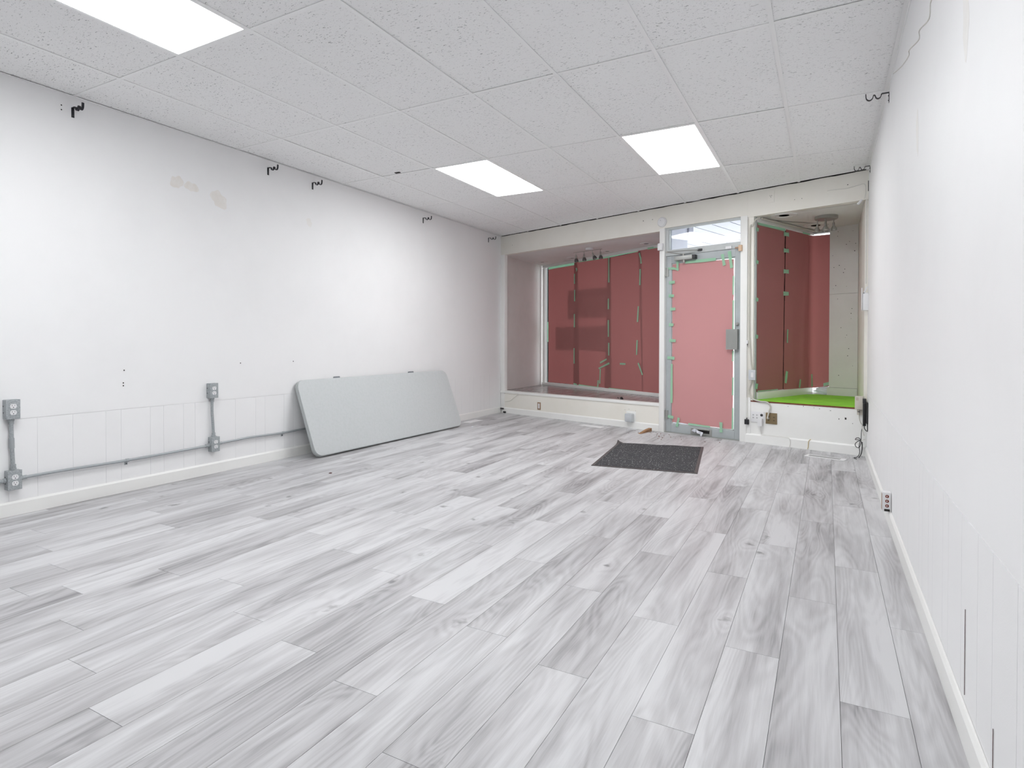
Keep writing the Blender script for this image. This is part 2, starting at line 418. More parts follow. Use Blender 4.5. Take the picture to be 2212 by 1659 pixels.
wb = struct('wall_back'); MB().box((XL-.1, YB-.12, -.06), (XR+.1, YB, CEIL+.12)).build('wall_panel', 'wall', wb, smooth=False)
# baseboards (bevelled top)
def baseboard(name, F, a, b, h=.09, t_=.013):
    # runs along local x from a to b, sticks out towards local -y
    o = MB(F); o.extr([(0, 0), (-t_, 0), (-t_, h*.86), (-t_*.45, h), (0, h)], 'x', a, b)
    q = o.build(name, 'trimw', None, smooth=False); q['kind'] = 'structure'; return q
baseboard('baseboard_left', frame(XL, YB, PI/2), .02, 4.618-YB)
baseboard('baseboard_right', frame(XR, 3.19, -PI/2), .0, 3.17-YB)
baseboard('baseboard_front', FAC, .03, 2.788, .086)
baseboard('baseboard_entrance', FAC, 3.856, 5.015, .098).name = 'baseboard_front_right'

# marks on the side walls
def blob_patch(parent, x, sgn, cy, cz, ry, rz, seed, mat, name):
    random.seed(seed); pts = []
    for k in range(26):
        a = 2*PI*k/26; rr = 1+.22*math.sin(a*2+seed)+.1*math.sin(a*5+seed*2)+random.uniform(-.05, .05)
        pts.append((cy+ry*rr*math.cos(a), cz+rz*rr*math.sin(a)))
    MB().extr(pts, 'x', min(x, x+sgn*.0004), max(x, x+sgn*.0004)).build(name, mat, parent, smooth=False)
blob_patch(wl, XL, 1, -.525, 2.335, .045, .055, 1, 'plaster_patch', 'plaster_patch')
blob_patch(wl, XL, 1, -.405, 2.325, .05, .042, 2, 'plaster_patch', 'plaster_patch')
blob_patch(wl, XL, 1, -.165, 2.275, .07, .07, 3, 'plaster_patch', 'plaster_patch')
blob_patch(wl, XL, 1, .80, 2.26, .04, .035, 4, 'stain', 'plaster_patch')
blob_patch(wr, XR, -1, -1.24, 2.01, .05, .10, 5, 'stain', 'wall_stain')
blob_patch(wr, XR, -1, -.23, 2.0, .04, .09, 6, 'stain', 'wall_stain')
def holes(parent, x, sgn, pts, r=.005):
    b_ = MB()
    for y_, z_ in pts: b_.extr([(y_+r*math.cos(k*PI/4), z_+r*math.sin(k*PI/4)) for k in range(8)], 'x', min(x, x+sgn*.0005), max(x, x+sgn*.0005))
    o = b_.build('nail_hole', 'hole', parent, smooth=False)
holes(wl, XL, 1, [(-1.305, 2.625), (-1.305, 2.655)], .0045)
holes(wl, XL, 1, [(-.924, .881), (.03, .905), (.60, .905), (-.93, .79), (-.93, .77)], .005)
MB().box((XR, -1.317, .112), (XR-.0012, -1.3148, .349)).build('split_groove', 'stringdark', wr, smooth=False)
MB().box((XR, -1.6295, .09), (XR-.0012, -1.6277, .20)).build('split_groove', 'stringdark', wr, smooth=False)
MB().tube(smooth_path([(XR-.001, -.9, 2.30), (XR-.001, -.604, 2.381), (XR-.001, -.55, 2.338), (XR-.001, -.276, 2.422), (XR-.001, -.264, 2.388), (XR-.001, .079, 2.493), (XR-.001, .095, 2.473), (XR-.001, .42, 2.556), (XR-.001, .875, 2.70)]), .0028, 6).build('painted_wire', 'wirew', wr)

# ================================================================== FRONT WALL (slanted)
wf = struct('wall_front', (L2.x, L2.y, 0))
def fbox(name, s0, s1, d0, d1, z0, z1, mat='cream', bevel=0, parent=None):
    return MB(FAC).box((s0, d0, z0), (s1, d1, z1)).build(name, mat, parent or wf, bevel, smooth=bool(bevel))
ZSL, ZSR, ZOL, ZOR = .342, .458, 2.445, 2.452
fbox('header', -.05, 2.79, 0, .10, ZOL, CEIL-.006)
fbox('header', 2.79, 3.856, 0, .10, 2.474, CEIL-.006)
fbox('header', 3.856, 5.06, 0, .10, ZOR, CEIL-.006)
fbox('header_trim', 3.862, 5.022, -.006, .001, ZOR, ZOR+.036)
fbox('header_seam', 3.862, 3.866, -.0015, .001, ZOR+.036, CEIL-.01)
fbox('upper_wall', -.3, 5.3, .03, .12, CEIL-.006, CEIL+.2, 'plenum')
fbox('corner_post', 0, .085, -.002, .06, .03, ZOL, 'trimw', .002)
fbox('door_post', 2.79, 2.857, -.012, .10, 0, 2.474, 'trimw', .003)
fbox('door_post', 3.793, 3.868, -.012, .10, 0, 2.474, 'trimw', .003)
fbox('alcove_post', 3.872, 3.936, -.002, .045, ZSR, ZOR, 'cream', .002)
fbox('alcove_post', 3.868, 3.91, -.008, .06, 0, ZSR+.03, 'trimw', .002)
fbox('sill_wall', 0, 2.79, 0, .08, 0, ZSL-.036, 'cream')
fbox('sill_rail', .0, 2.79, -.010, .08, ZSL-.036, ZSL+.001, 'trimw', .003)
fbox('sill_wall', 3.868, 5.03, 0, .08, 0, ZSR-.012, 'trimw')
fbox('sill_edge', 3.91, 5.03, -.003, .06, ZSR-.013, ZSR, 'brown')
EL = A2+TL2*3.15                                      # far end of the left window line
def wpoly(name, pts, z0, z1, mat):
    return MB().prism([(p[0], p[1]) for p in pts], z0, z1).build(name, mat, wf, smooth=False)
wpoly('ledge', [fw(.02, .02), fw(2.82, .02), EL+Vector((.02, .05)), A2+Vector((-.06, .10))], ZSL-.05, ZSL, 'ledge')
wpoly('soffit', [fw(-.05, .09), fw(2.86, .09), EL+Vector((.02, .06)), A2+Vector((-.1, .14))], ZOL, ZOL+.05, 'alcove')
wpoly('ledge', [fw(3.90, .02), fw(5.03, .02), (.66, 4.72), K2+Vector((.0, .06)), J2+Vector((-.04, .0))], ZSR-.06, ZSR-.0135, 'brown')
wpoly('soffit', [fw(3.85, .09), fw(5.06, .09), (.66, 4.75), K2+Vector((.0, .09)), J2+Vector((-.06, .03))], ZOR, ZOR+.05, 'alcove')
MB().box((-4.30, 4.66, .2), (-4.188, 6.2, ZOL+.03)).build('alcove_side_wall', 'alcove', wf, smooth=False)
MB().box((.578, 3.235, .2), (.70, 4.75, ZOR+.03)).build('alcove_side_wall', 'cream', wf, smooth=False)
# boards closing the right end of the display bay
PLp, PRp = Vector((.286, 4.59)), Vector((.575, 4.495)); tb_ = (PRp-PLp); BP = frame(PLp.x, PLp.y, math.atan2(tb_.y, tb_.x)); bl = tb_.length
for z0, z1 in ((.56, 1.66), (1.663, ZOR)): MB(BP).box((0, 0, z0), (bl, .012, z1)).build('bay_board', 'alcove', wf, smooth=False)
MB(BP).box((0, .0125, ZSR), (bl, .025, ZOR)).build('bay_light_block', 'alcove', wf, smooth=False)  # added behind the boards to block light leaking through their seam
MB(BP).box((-.02, -.006, ZSR), (bl, .03, .557)).build('bay_board', 'alcove', wf, smooth=False)
random.seed(3); hb = MB(BP)
for _ in range(26):
    s_, z_ = random.uniform(.03, bl-.02), random.uniform(.65, 2.4); rr = random.uniform(.002, .0045)
    hb.box((s_-rr, -.0008, z_-rr), (s_+rr, 0, z_+rr))
hb.build('staple_hole', 'hole', wf, smooth=False)
# vestibule side wall between the left window and the door
a_, b_ = EL, fw(2.86, .10); vv = b_-a_; VF = frame(a_.x, a_.y, math.atan2(vv.y, vv.x))
MB(VF).box((0, -.03, -.1), (vv.length, .03, 2.64)).build('vestibule_wall', 'porch', wf, smooth=False)
# bulkheads under the windows
MB(WL).box((-.1, .0, -.1), (3.17, .08, ZSL)).build('bulkhead', 'porch', wf, smooth=False)
MB(WR).box((0, -.01, -.1), (1.30, .07, ZSR-.01)).build('bulkhead', 'porch', wf, smooth=False)
MB(WF).box((0, .0, -.1), (.6, .08, ZSR-.01)).build('bulkhead', 'porch', wf, smooth=False)
# porch soffit of boards beyond the transom
for k in range(0, 14):
    s0 = 1.84+.2385*k
    MB(FAC).box((s0+.009, .06, 2.62), (s0+.2295, 2.5, 2.635)).build('porch_board', 'porch', wf, smooth=False)
MB(FAC).box((1.8, .06, 2.636), (5.2, 2.52, 2.66)).build('porch_backing', 'groove', wf, smooth=False)
# the facade above the display windows outside
MB(WL).box((-.2, .02, ZOL+.0), (3.2, .10, 3.2)).build('fascia', 'porch', wf, smooth=False)
gnd = MB().prism([(-14, 2.2), (14, 2.2), (14, 20), (-14, 20)], -.16, -.10).build('floor_pavement', 'concrete', None, smooth=False); gnd['kind'] = 'structure'
# cracks and small marks on the front wall
mk = MB(FAC)
for s_, z_, w_, h_ in ((.012, .155, .004, .05), (.012, .31, .004, .03), (.012, .09, .006, .02), (.04, .30, .06, .003), (5.018, 2.53, .008, .10), (4.78, .33, .006, .012), (4.835, .335, .014, .02), (4.60, .42, .01, .004), (4.70, .41, .012, .004), (4.45, .43, .004, .012), (4.30, .42, .004, .006), (4.90, .30, .006, .005), (4.55, .425, .006, .004), (.25, 2.57, .006, .006), (2.55, 2.60, .008, .012), (2.68, 2.6, .008, .008), (4.35, 2.56, .006, .006), (4.42, 2.56, .006, .006), (4.84, 2.62, .008, .008), (2.35, .235, .006, .005), (2.29, .22, .005, .005), (2.45, .22, .005, .005)):
    mk.box((s_, -.0006, z_), (s_+w_, .0, z_+h_))
mk.build('paint_chip', 'hole', wf, smooth=False)
MB(FAC).tube([(s_, -.002, CEIL-.005+random.uniform(-.004, .003)) for s_ in [x*.09+.05 for x in range(55)]], .0032, 5).build('ceiling_crack', 'hole', wf)

# ================================================================== WINDOWS
def wbox(F, name, a, b, mat, par, bevel=0): return MB(F).box(a, b).build(name, mat, par, bevel, smooth=bool(bevel))
w1 = struct('window_1', (A2.x, A2.y, 0))
wbox(WL, 'bottom_rail', (-.02, -.03, ZSL), (3.12, .05, .388), 'trimw', w1, .004)
wbox(WL, 'side_rail', (-.02, -.02, .388), (.045, .05, 2.40), 'trimw', w1, .004)
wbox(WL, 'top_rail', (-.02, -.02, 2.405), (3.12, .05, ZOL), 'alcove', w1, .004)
wbox(WL, 'side_rail', (3.06, -.02, .388), (3.13, .05, 2.40), 'doorframe', w1, .004)
wbox(WL, 'glass', (.045, .026, .388), (3.06, .032, 2.405), 'glass', w1)
w2 = struct('window_2', (J2.x, J2.y, 0))
wbox(WR, 'bottom_rail', (.02, -.022, ZSR), (1.26, .04, .545), 'trimw', w2, .004)
wbox(WR, 'top_rail', (.0, -.022, 2.395), (1.27, .04, ZOR), 'alcove', w2, .004)
wbox(WR, 'side_rail', (-.03, -.012, ZSR), (.006, .04, ZOR), 'doorframe', w2, .004)
wbox(WR, 'glass', (.006, .016, .545), (1.27, .022, 2.395), 'glass', w2)
wbox(WF, 'bottom_rail', (.0, -.0, ZSR), (.52, .04, .485), 'trimw', w2, .004)
wbox(WF, 'top_rail', (.0, -.02, 2.41), (.52, .04, ZOR), 'doorframe', w2, .004)
wbox(WF, 'glass', (.0, .016, .485), (.52, .022, 2.41), 'glass', w2)
w3 = struct('window_3', (fw(3.3, 0).x, fw(3.3, 0).y, 2.3))
wbox(FAC, 'bottom_rail', (2.857, .012, 2.134), (3.793, .075, 2.205), 'doorframe', w3, .003)
wbox(FAC, 'top_rail', (2.857, .012, 2.450), (3.793, .075, 2.474), 'doorframe', w3, .003)
wbox(FAC, 'side_rail', (2.857, .012, 2.205), (2.898, .075, 2.450), 'doorframe', w3, .003)
wbox(FAC, 'side_rail', (3.781, .012, 2.205), (3.793, .075, 2.450), 'doorframe', w3, .003)
wbox(FAC, 'glass', (2.898, .045, 2.205), (3.781, .05, 2.450), 'glass', w3)

# ================================================================== DOOR
dr = struct('door_1', (fw(3.32, 0).x, fw(3.32, 0).y, 0))
D0, D1 = .018, .062
wbox(FAC, 'stile', (2.872, D0, .008), (2.938, D1, 2.130), 'door', dr, .003)
wbox(FAC, 'stile', (3.722, D0, .008), (3.786, D1, 2.130), 'door', dr, .003)
wbox(FAC, 'top_rail', (2.938, D0, 2.042), (3.722, D1, 2.130), 'door', dr, .003)
wbox(FAC, 'bottom_rail', (2.938, D0, .008), (3.722, D1, .103), 'door', dr, .003)
gb_ = MB(FAC)
for a, b in (((2.938, .03, .103), (2.950, .05, 2.042)), ((3.710, .03, .103), (3.722, .05, 2.042)), ((2.95, .03, 2.030), (3.71, .05, 2.042)), ((2.95, .03, .103), (3.71, .05, .115))): gb_.box(a, b)
gb_.build('glazing_bead', 'doorframe', dr, smooth=False)
wbox(FAC, 'glass', (2.938, .040, .103), (3.722, .045, 2.042), 'glass', dr)
wbox(FAC, 'threshold', (2.86, -.01, -.001), (3.793, .10, .008), 'alu', dr, .002)
for z0 in (.161, 1.888):
    h_ = MB(FAC); h_.tube([(2.866, .005, z0), (2.866, .005, z0+.105)], .0085, 10); h_.box((2.862, .008, z0), (2.90, .019, z0+.105)); h_.build('hinge', 'alu', dr)
lp = MB(FAC); lp.box((3.640, -.028, 1.010), (3.768, -.023, 1.236)); lp.box((3.750, -.023, 1.010), (3.768, D0, 1.236))
for k in range(11): lp.box((3.645+k*.0105, -.030, 1.02), (3.650+k*.0105, -.028, 1.226))
lp = lp.build('lock_guard', 'alu', dr)
MB(FAC).lathe([(.019, 0), (.019, .012), (.012, .02), (.012, .026)], 18, FAC @ Matrix.Translation((3.752, D0, 1.293)) @ Matrix.Rotation(PI/2, 4, 'X')).build('lock_cylinder', 'alu', dr)
# closer
cl = MB(FAC).box((3.005, -.045, 2.062), (3.235, D0, 2.112)).build('door_closer', 'alu', dr, .006)
MB(FAC).box((3.235, -.040, 2.064), (3.268, D0, 2.112)).build('closer_cap', 'darkmetal', cl, .003)
MB(FAC).lathe([(.016, -.03), (.016, 0)], 14, FAC @ Matrix.Translation((3.12, -.02, 2.062))).build('closer_spindle', 'nickel', cl)
MB(FAC).tube([(3.12, -.03, 2.128), (2.965, -.14, 2.155)], .007, 8).build('closer_arm', 'alu', cl)
MB(FAC).tube([(2.965, -.14, 2.16), (3.30, -.005, 2.165)], .006, 8).build('closer_arm', 'alu', cl)
MB(FAC).box((3.285, -.012, 2.150), (3.335, .013, 2.175)).build('arm_shoe', 'darkmetal', cl, .002)
MB(FAC).tube([(3.12, -.03, 2.10), (3.12, -.03, 2.135)], .011, 10).build('closer_pivot', 'nickel', cl)
MB(FAC).tube([(2.965, -.14, 2.145), (2.965, -.14, 2.172)], .010, 10).build('closer_elbow', 'nickel', cl)
# mail slot
ms = MB(FAC).box((3.195, D0-.003, .010), (3.46, D0, .088)).build('mail_slot', 'alu', dr, .001)
MB(FAC).box((3.225, D0-.0045, .035), (3.43, D0-.003, .066)).build('slot_opening', 'hole', ms, smooth=False)
MB(FAC).box((3.215, 0, 0), (3.44, .003, .034), FAC @ Matrix.Translation((0, D0-.005, .066)) @ Matrix.Rotation(math.radians(62), 4, 'X')).build('slot_flap', 'alu', ms, smooth=False)
wbox(FAC, 'alarm_contact', (3.617, -.002, 2.134), (3.686, .013, 2.166), 'white_pl', dr, .003)

# ================================================================== PAPER AND TAPE
def sheet(name, F, corners, d, label, mat, seed, amp=.004, group=None, nu=14, nv=26, extra=None):
    # corners: TL, TR, BR, BL as (s, z) in frame F
    tl, tr, br, bl_ = corners
    def fn(u, v):
        s_ = (tl[0]*(1-u)+tr[0]*u)*(1-v)+(bl_[0]*(1-u)+br[0]*u)*v
        z_ = (tl[1]*(1-u)+tr[1]*u)*(1-v)+(bl_[1]*(1-u)+br[1]*u)*v
        n_ = noise.noise(Vector((s_*2.2+z_*1.3+seed*3, z_*1.6-s_, seed)))*amp+noise.noise(Vector((s_*4+z_*6+seed, z_*5-s_*3, seed*2)))*amp*.35
        e_ = noise.noise(Vector((s_*9, z_*7, seed)))*.006
        if v in (0, 1): z_ += e_
        if u in (0, 1): s_ += e_*.7
        dd = -abs(n_)-.001
        if extra: dd += extra(u, v)
        return (s_, d+dd, z_)
    org = F @ Vector(((tl[0]+tr[0])/2, d, min(bl_[1], br[1])))
    o = MB(F).grid(fn, nu, nv).build(name, mat, None, origin=org)
    tag(o, label, 'paper', group); o['_d'] = d; return o
def tape(par, F, p0, p1, d, wd=.024, curl=0):
    p0, p1 = Vector(p0), Vector(p1); dv = p1-p0; ln = dv.length; dv.normalize(); nv_ = Vector((-dv.y, dv.x))
    n_ = max(2, int(ln/.05)); sd_ = random.uniform(0, 9)
    def fn(u, v):
        q = p0+dv*ln*u+nv_*wd*(v-.5)*(1+.1*math.sin(u*5+sd_))
        lift = -.0012-.0012*abs(math.sin(u*7+sd_)) - (curl*(max(0, u-.75)*4)**2 if curl else 0)
        return (q.x, d+lift, q.y)
    MB(F).grid(fn, n_, 2).build('tape_strip', 'tape', par)
GW = 'paper sheets taped over the left display window'
dW = .012
p1 = sheet('paper_sheet', WL, [(.125, 2.372), (.93, 2.366), (.98, .397), (.122, .398)], dW, 'red paper sheet at the left end of the left display window', 'paper_red', 1, .005, GW)
p2 = sheet('paper_sheet', WL, [(.84, 2.404), (1.73, 2.385), (1.75, .39), (.83, .396)], dW-.008, 'second red paper sheet from the left wall in the left display window', 'paper_red', 2, .005, GW)
p3 = sheet('paper_sheet', WL, [(1.66, 2.382), (2.37, 2.392), (2.42, .386), (1.60, .388)], dW-.016, 'third red paper sheet from the left wall in the left display window', 'paper_red', 3, .006, GW)
p4 = sheet('paper_sheet', WL, [(2.31, 2.408), (3.05, 2.39), (3.05, .37), (2.40, .38)], dW-.024, 'red paper sheet in the left display window, the one next to the door', 'paper_red', 4, .006, GW)
tp = lambda par, a, b, k=0, wd=.026, curl=0: tape(par, WL, a, b, dW-.008*k-.007, wd, curl)
for a, b in (((.856, 2.22), (.856, 2.055)), ((.862, 1.955), (.862, 1.768)), ((.856, 1.559), (.857, 1.339)), ((.851, .996), (.852, .742))): tp(p2, a, b, 1)
tp(p2, (.90, 2.31), (.93, 2.25), 1, .03, .02)
for a, b in (((1.692, 2.383), (1.693, 2.005)), ((1.685, 1.76), (1.686, 1.597)), ((1.686, 1.433), (1.688, 1.177)), ((1.696, 1.085), (1.697, .891)), ((1.94, .772), (2.06, .772)), ((1.499, .772), (1.652, .834)), ((1.468, .684), (1.712, .774)), ((1.506, .679), (1.494, .449))): tp(p3, a, b, 2)
for a, b in (((2.338, 2.372), (2.366, 2.29)), ((2.366, 2.30), (2.376, 2.214)), ((2.358, 2.139), (2.352, 1.91)), ((2.324, 1.609), (2.309, 1.384)), ((2.303, 1.124), (2.293, .911)), ((2.325, .796), (2.41, .627))): tp(p4, a, b, 3)
tape(p1, WL, (.125, 2.385), (.90, 2.388), dW-.004, .045)
tape(p2, WL, (.96, 2.408), (1.70, 2.398), dW-.014, .03)
tape(p3, WL, (1.70, 2.398), (2.30, 2.405), dW-.02, .026)
tape(p4, WL, (2.50, 2.41), (3.0, 2.41), dW-.03, .03)
tape(p2, WL, (.97, .398), (1.45, .385), dW-.016, .02); tape(p3, WL, (1.46, .50), (1.445, .36), dW-.024, .03); tape(p3, WL, (1.70, .392), (2.27, .384), dW-.024, .016)
tape(p2, WL, (.84, .41), (.93, .40), dW-.016, .025)
tape(p1, WL, (.108, 1.45), (.108, 1.1), dW-.002, .03)
# posters stuck on the street side of the glass, seen as dark shapes through the paper
for z0, z1, s0, s1, lab in ((1.484, 1.95, .66, 1.69, 'poster on the street side of the left window, upper dark shape through the paper'), (.96, 1.35, .33, 1.70, 'poster on the street side of the left window, lower dark shape through the paper')):
    tag(MB(WL).box((s0, .033, z0), (s1, .036, z1)).build('window_poster', 'poster', None, origin=WL @ Vector(((s0+s1)/2, .035, z0))), lab, 'poster', 'posters on the left display window')
# door paper
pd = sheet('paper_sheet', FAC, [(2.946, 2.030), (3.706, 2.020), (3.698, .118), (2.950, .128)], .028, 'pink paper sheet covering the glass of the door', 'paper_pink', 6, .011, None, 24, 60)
td = lambda a, b, wd=.026, dd=.012: tape(pd, FAC, a, b, min(dd, .012), wd)
def zd(x, y): return None
td((2.875, 1.985), (2.985, 1.975)); td((2.955, 1.985), (3.035, 1.955)); td((3.02, 2.06), (3.02, 1.955), .03)
td((3.12, 2.036), (3.50, 2.036), .034); td((3.575, 2.085), (3.60, 1.955), .034); td((3.655, 2.11), (3.685, 1.92), .036)
for z_, s0, s1 in ((1.81, 2.91, 2.985), (1.655, 2.905, 2.975), (1.49, 2.925, 2.995), (1.305, 2.91, 2.97), (1.115, 2.915, 3.0), (.905, 2.89, 2.985)): td((s0, z_), (s1, z_+random.uniform(-.012, .008)), .036)
td((2.95, .83), (2.948, .36), .026, .022); td((2.90, .195), (2.975, .185), .035); td((3.045, .19), (3.02, .08), .03); td((3.57, .185), (3.572, .07), .034)
td((3.17, .128), (3.44, .120), .02, .022)
for z0, z1 in ((1.83, 1.62), (1.56, 1.18), (1.0, .88), (.70, .50), (.36, .12)): td((3.706, z0), (3.704, z1), .018, .022)
# right bay paper
GR_ = 'paper sheets taped over the right display window'
gap_open = lambda u, v: -.05*max(0, u-.55)/.45*max(0, v-.35)**1.2 if v > .35 and u > .55 else 0
# WR's outward side is +y: the bay interior is on -y
pa = sheet('paper_sheet', WR, [(.004, 2.385), (.595, 2.372), (.572, .552), (.012, .548)], -.008, 'red paper sheet beside the door post in the right display window', 'paper_red', 8, .006, GR_, extra=None)
# the second sheet wraps round the corner of the bay
def wrap(u, v):
    ln = .60+.36; q = u*ln; z_ = (2.392-(.008*u))*(1-v)+(.548-.01*u+.16*max(0, u-.72))*v
    c0 = .60; rad = .10
    s0 = .615-.035*v
    P0 = J2+TR2*s0; 
    # path: along WR to just before the corner, rounded, then along WF
    c1 = J2+TR2*(1.273-rad); c2 = K2+TF2*rad; l1 = (c1-P0).length; arc = rad*1.5
    if q < l1: p_ = P0+TR2*q
    elif q < l1+arc:
        k_ = (q-l1)/arc; p_ = c1*(1-k_)**2+K2*2*k_*(1-k_)+c2*k_*k_
    else: p_ = c2+TF2*(q-l1-arc)
    nn = Vector((TR2.y, -TR2.x)) if q < l1 else Vector((TF2.y, -TF2.x))
    wv_ = .012+.006*abs(noise.noise(Vector((q*3, z_*.8, 4))))+.012*max(0, noise.noise(Vector((q*8, z_*.9, 9))))*min(1, q*3)
    p_ = p_+nn*wv_
    return (p_.x, p_.y, z_)
pb = MB().grid(wrap, 36, 26).build('paper_sheet', 'paper_red', None, origin=(K2.x-.1, K2.y-.2, .54))
tag(pb, 'red paper sheet bending round the corner of the right display window', 'paper', GR_)
tr_ = lambda par, a, b, wd=.03, dd=-.022: tape(par, WR, a, b, dd, wd)
for z_ in (2.33, 2.143, 1.904, 1.649): tr_(pa, (.545, z_), (.665, z_+.004), .045)
tr_(pa, (.632, 1.24), (.628, 1.085), .03, -.03); tr_(pa, (.585, .76), (.555, .625), .05, -.05); tr_(pb, (.925, .655), (.905, .555), .035, -.035); tr_(pb, (1.13, .71), (1.14, .56), .035, -.07)
for z_ in (2.323, 1.969, 1.562, 1.159, .62): tr_(pa, (-.03, z_), (.018, z_-.012), .04 if z_ > .7 else .06, -.02)
tr_(pa, (.01, 2.395), (.59, 2.385), .05, -.014); tr_(pb, (.98, 2.392), (1.16, 2.392), .02, -.024)
tr_(pa, (.02, .556), (.45, .556), .012, -.016)
MB(WF).grid(lambda u, v: (.14+.16*u, -.03, .56+.05*u+(.04*v)), 3, 2).build('tape_strip', 'tape', pb)
# turf mat on the right ledge
turf = MB().prism([tuple(fw(3.955, .018)), tuple(fw(5.005, .016)), (.572, 4.48), (.29, 4.575), (.14, 4.66), (.055, 4.57), (-.40, 3.60)], ZSR-.0134, ZSR+.008).build('turf_mat', 'turf', None, origin=(*fw(4.5, .5), ZSR), smooth=False)
tag(turf, 'bright green artificial turf mat on the right window ledge', 'turf mat')
# crumpled stuff
def crumple(name, F, c, size, seed, label, cat, mat='tissue', sub=4, amp=.35, fr=2.2):
    bm = bmesh.new(); bmesh.ops.create_icosphere(bm, subdivisions=sub, radius=1)
    vs = []
    for v in bm.verts:
        n_ = v.co.normalized(); rr = 1+amp*(noise.noise(n_*fr+Vector((seed, 0, 0)))+.6*abs(noise.noise(n_*fr*2.3+Vector((0, seed, 0))))-.2)
        vs.append(tuple(n_[i]*rr*size[i]+c[i] for i in range(3)))
    bm.verts.index_update(); fs = [tuple(v.index for v in f.verts) for f in bm.faces]; bm.free()
    o = MB(F)._add(vs, fs).build(name, mat, None, origin=F @ Vector(c), smooth=False); tag(o, label, cat); return o
crumple('crumpled_film', WF, (.17, -.05, .512), (.125, .035, .045), 3.1, 'crumpled white plastic film in the corner behind the green turf', 'film', 'film')
crumple('crumpled_paper', FAC, (3.265, -.012, .060), (.034, .024, .020), 5.2, 'crumpled white paper poking out of the mail slot', 'crumpled paper')
fl = MB(FAC)
fl.grid(lambda u, v: (3.285+.085*u+.01*v-.02*u*v, -.018-.016*math.sin(u*9)*v-.012*v, .072-.022*u-.045*v*(.5+.5*u)), 12, 8)
tag(fl.build('paper_scrap', 'tissue', None, origin=fw(3.32, -.02).to_3d()+Vector((0, 0, .01))), 'loose fold of white paper hanging from the mail slot', 'paper')

# ================================================================== FOLDING TABLE
th = math.radians(21.0); TLN, TW, TT = 2.44, .76, .047
TF = Matrix.Translation((-3.888, 1.81, TT*math.sin(th))) @ Matrix.Rotation(math.radians(-.6), 4, 'Z') @ Matrix(((0, -math.sin(th), math.cos(th), 0), (1, 0, 0, 0), (0, math.cos(th), math.sin(th), 0), (0, 0, 0, 1)))
# local: x = length, y = up the slope, z = out of the top face
tbl = thing('folding_table', 'long pale grey plastic folding table leaning against the left wall', 'table', Matrix.Translation((-3.95, 1.81, 0)))
out = [(x, y+TW/2) for x, y in rrect(TLN, TW, .085, 8)]
MB(TF).prism(out, -TT+.006, -.012).build('table_rim', 'tabledge', tbl, .006, seg=3)
inn = [(x*(TLN-.008)/TLN, TW/2+(y-TW/2)*(TW-.008)/TW) for x, y in out]
MB(TF).prism(inn, -.013, 0).build('tabletop', 'tablet', tbl, .007, seg=3)
for xx in (-.66, .56):
    MB(TF).prism([(xx-.055, TW-.08), (xx+.055, TW-.08), (xx+.048, TW+.024), (xx-.040, TW+.024)], -TT-.014, -TT+.008).build('leg_bracket', 'tabtab', tbl, .004)
for sg in (-1, 1):
    lf = MB(TF); lf.tube([(sg*1.02, .09, -TT-.015), (sg*.40, .09, -TT-.015), (sg*.36, .13, -TT-.015), (sg*.36, .60, -TT-.015), (sg*.40, .66, -TT-.015), (sg*1.02, .66, -TT-.015)], .0125, 10)
    lf.tube([(sg*1.02, .05, -TT-.010), (sg*1.02, .70, -TT-.010)], .0125, 10); lf.build('leg_frame', 'tabtab', tbl)

# ================================================================== DOORMAT
mc = [Vector((-1.56, 1.542)), Vector((-.672, 1.655)), Vector((-.853, 2.94)), Vector((-1.715, 2.765))]
mt = thing('doormat', 'dark charcoal ribbed doormat on the floor before the door', 'doormat', Matrix.Translation((-1.2, 2.2, 0)))
def mpt(u, v, z_=0):
    p_ = (mc[0]*(1-u)+mc[1]*u)*(1-v)+(mc[3]*(1-u)+mc[2]*u)*v; return p_
def mz(u, v):
    return .0035+.003*abs(noise.noise(Vector((u*4, v*5, 1))))+.035*max(0, (v-u*1.2-.90)/.10)**2+.004*math.exp(-((v-1)/.05)**2)*abs(math.sin(u*7))
b0, b1 = .03, .022
def mgrid(name, u0, u1, v0, v1, dz, mat, nu, nv):
    def top(u, v):
        uu, vv = u0+(u1-u0)*u, v0+(v1-v0)*v; p_ = mpt(uu, vv); return (p_.x, p_.y, mz(uu, vv)+dz)
    g_ = MB().grid(top, nu, nv); n_ = (nu+1)
    # skirt
    per = [i for i in range(n_)]+[j*n_+nu for j in range(1, nv+1)]+[nv*n_+i for i in range(nu-1, -1, -1)]+[j*n_ for j in range(nv-1, 0, -1)]
    o_ = len(g_.v)
    for i in per: g_.v.append(Vector((g_.v[i].x, g_.v[i].y, max(0, g_.v[i].z-.0045))))
    for k_ in range(len(per)):
        a, b = per[k_], per[(k_+1) % len(per)]; g_.f.append((b, a, o_+k_, o_+(k_+1) % len(per)))
    g_.build(name, mat, mt)
mgrid('pile', b0, 1-b0, b1, 1-b1, .0035, 'matpile', 26, 34)
for a in ((0, b0, 0, 1, 3, 34), (1-b0, 1, 0, 1, 3, 34), (b0, 1-b0, 0, b1, 26, 3), (b0, 1-b0, 1-b1, 1, 26, 3)): mgrid('border', a[0], a[1], a[2], a[3], .0016, 'matrub', a[4], a[5])

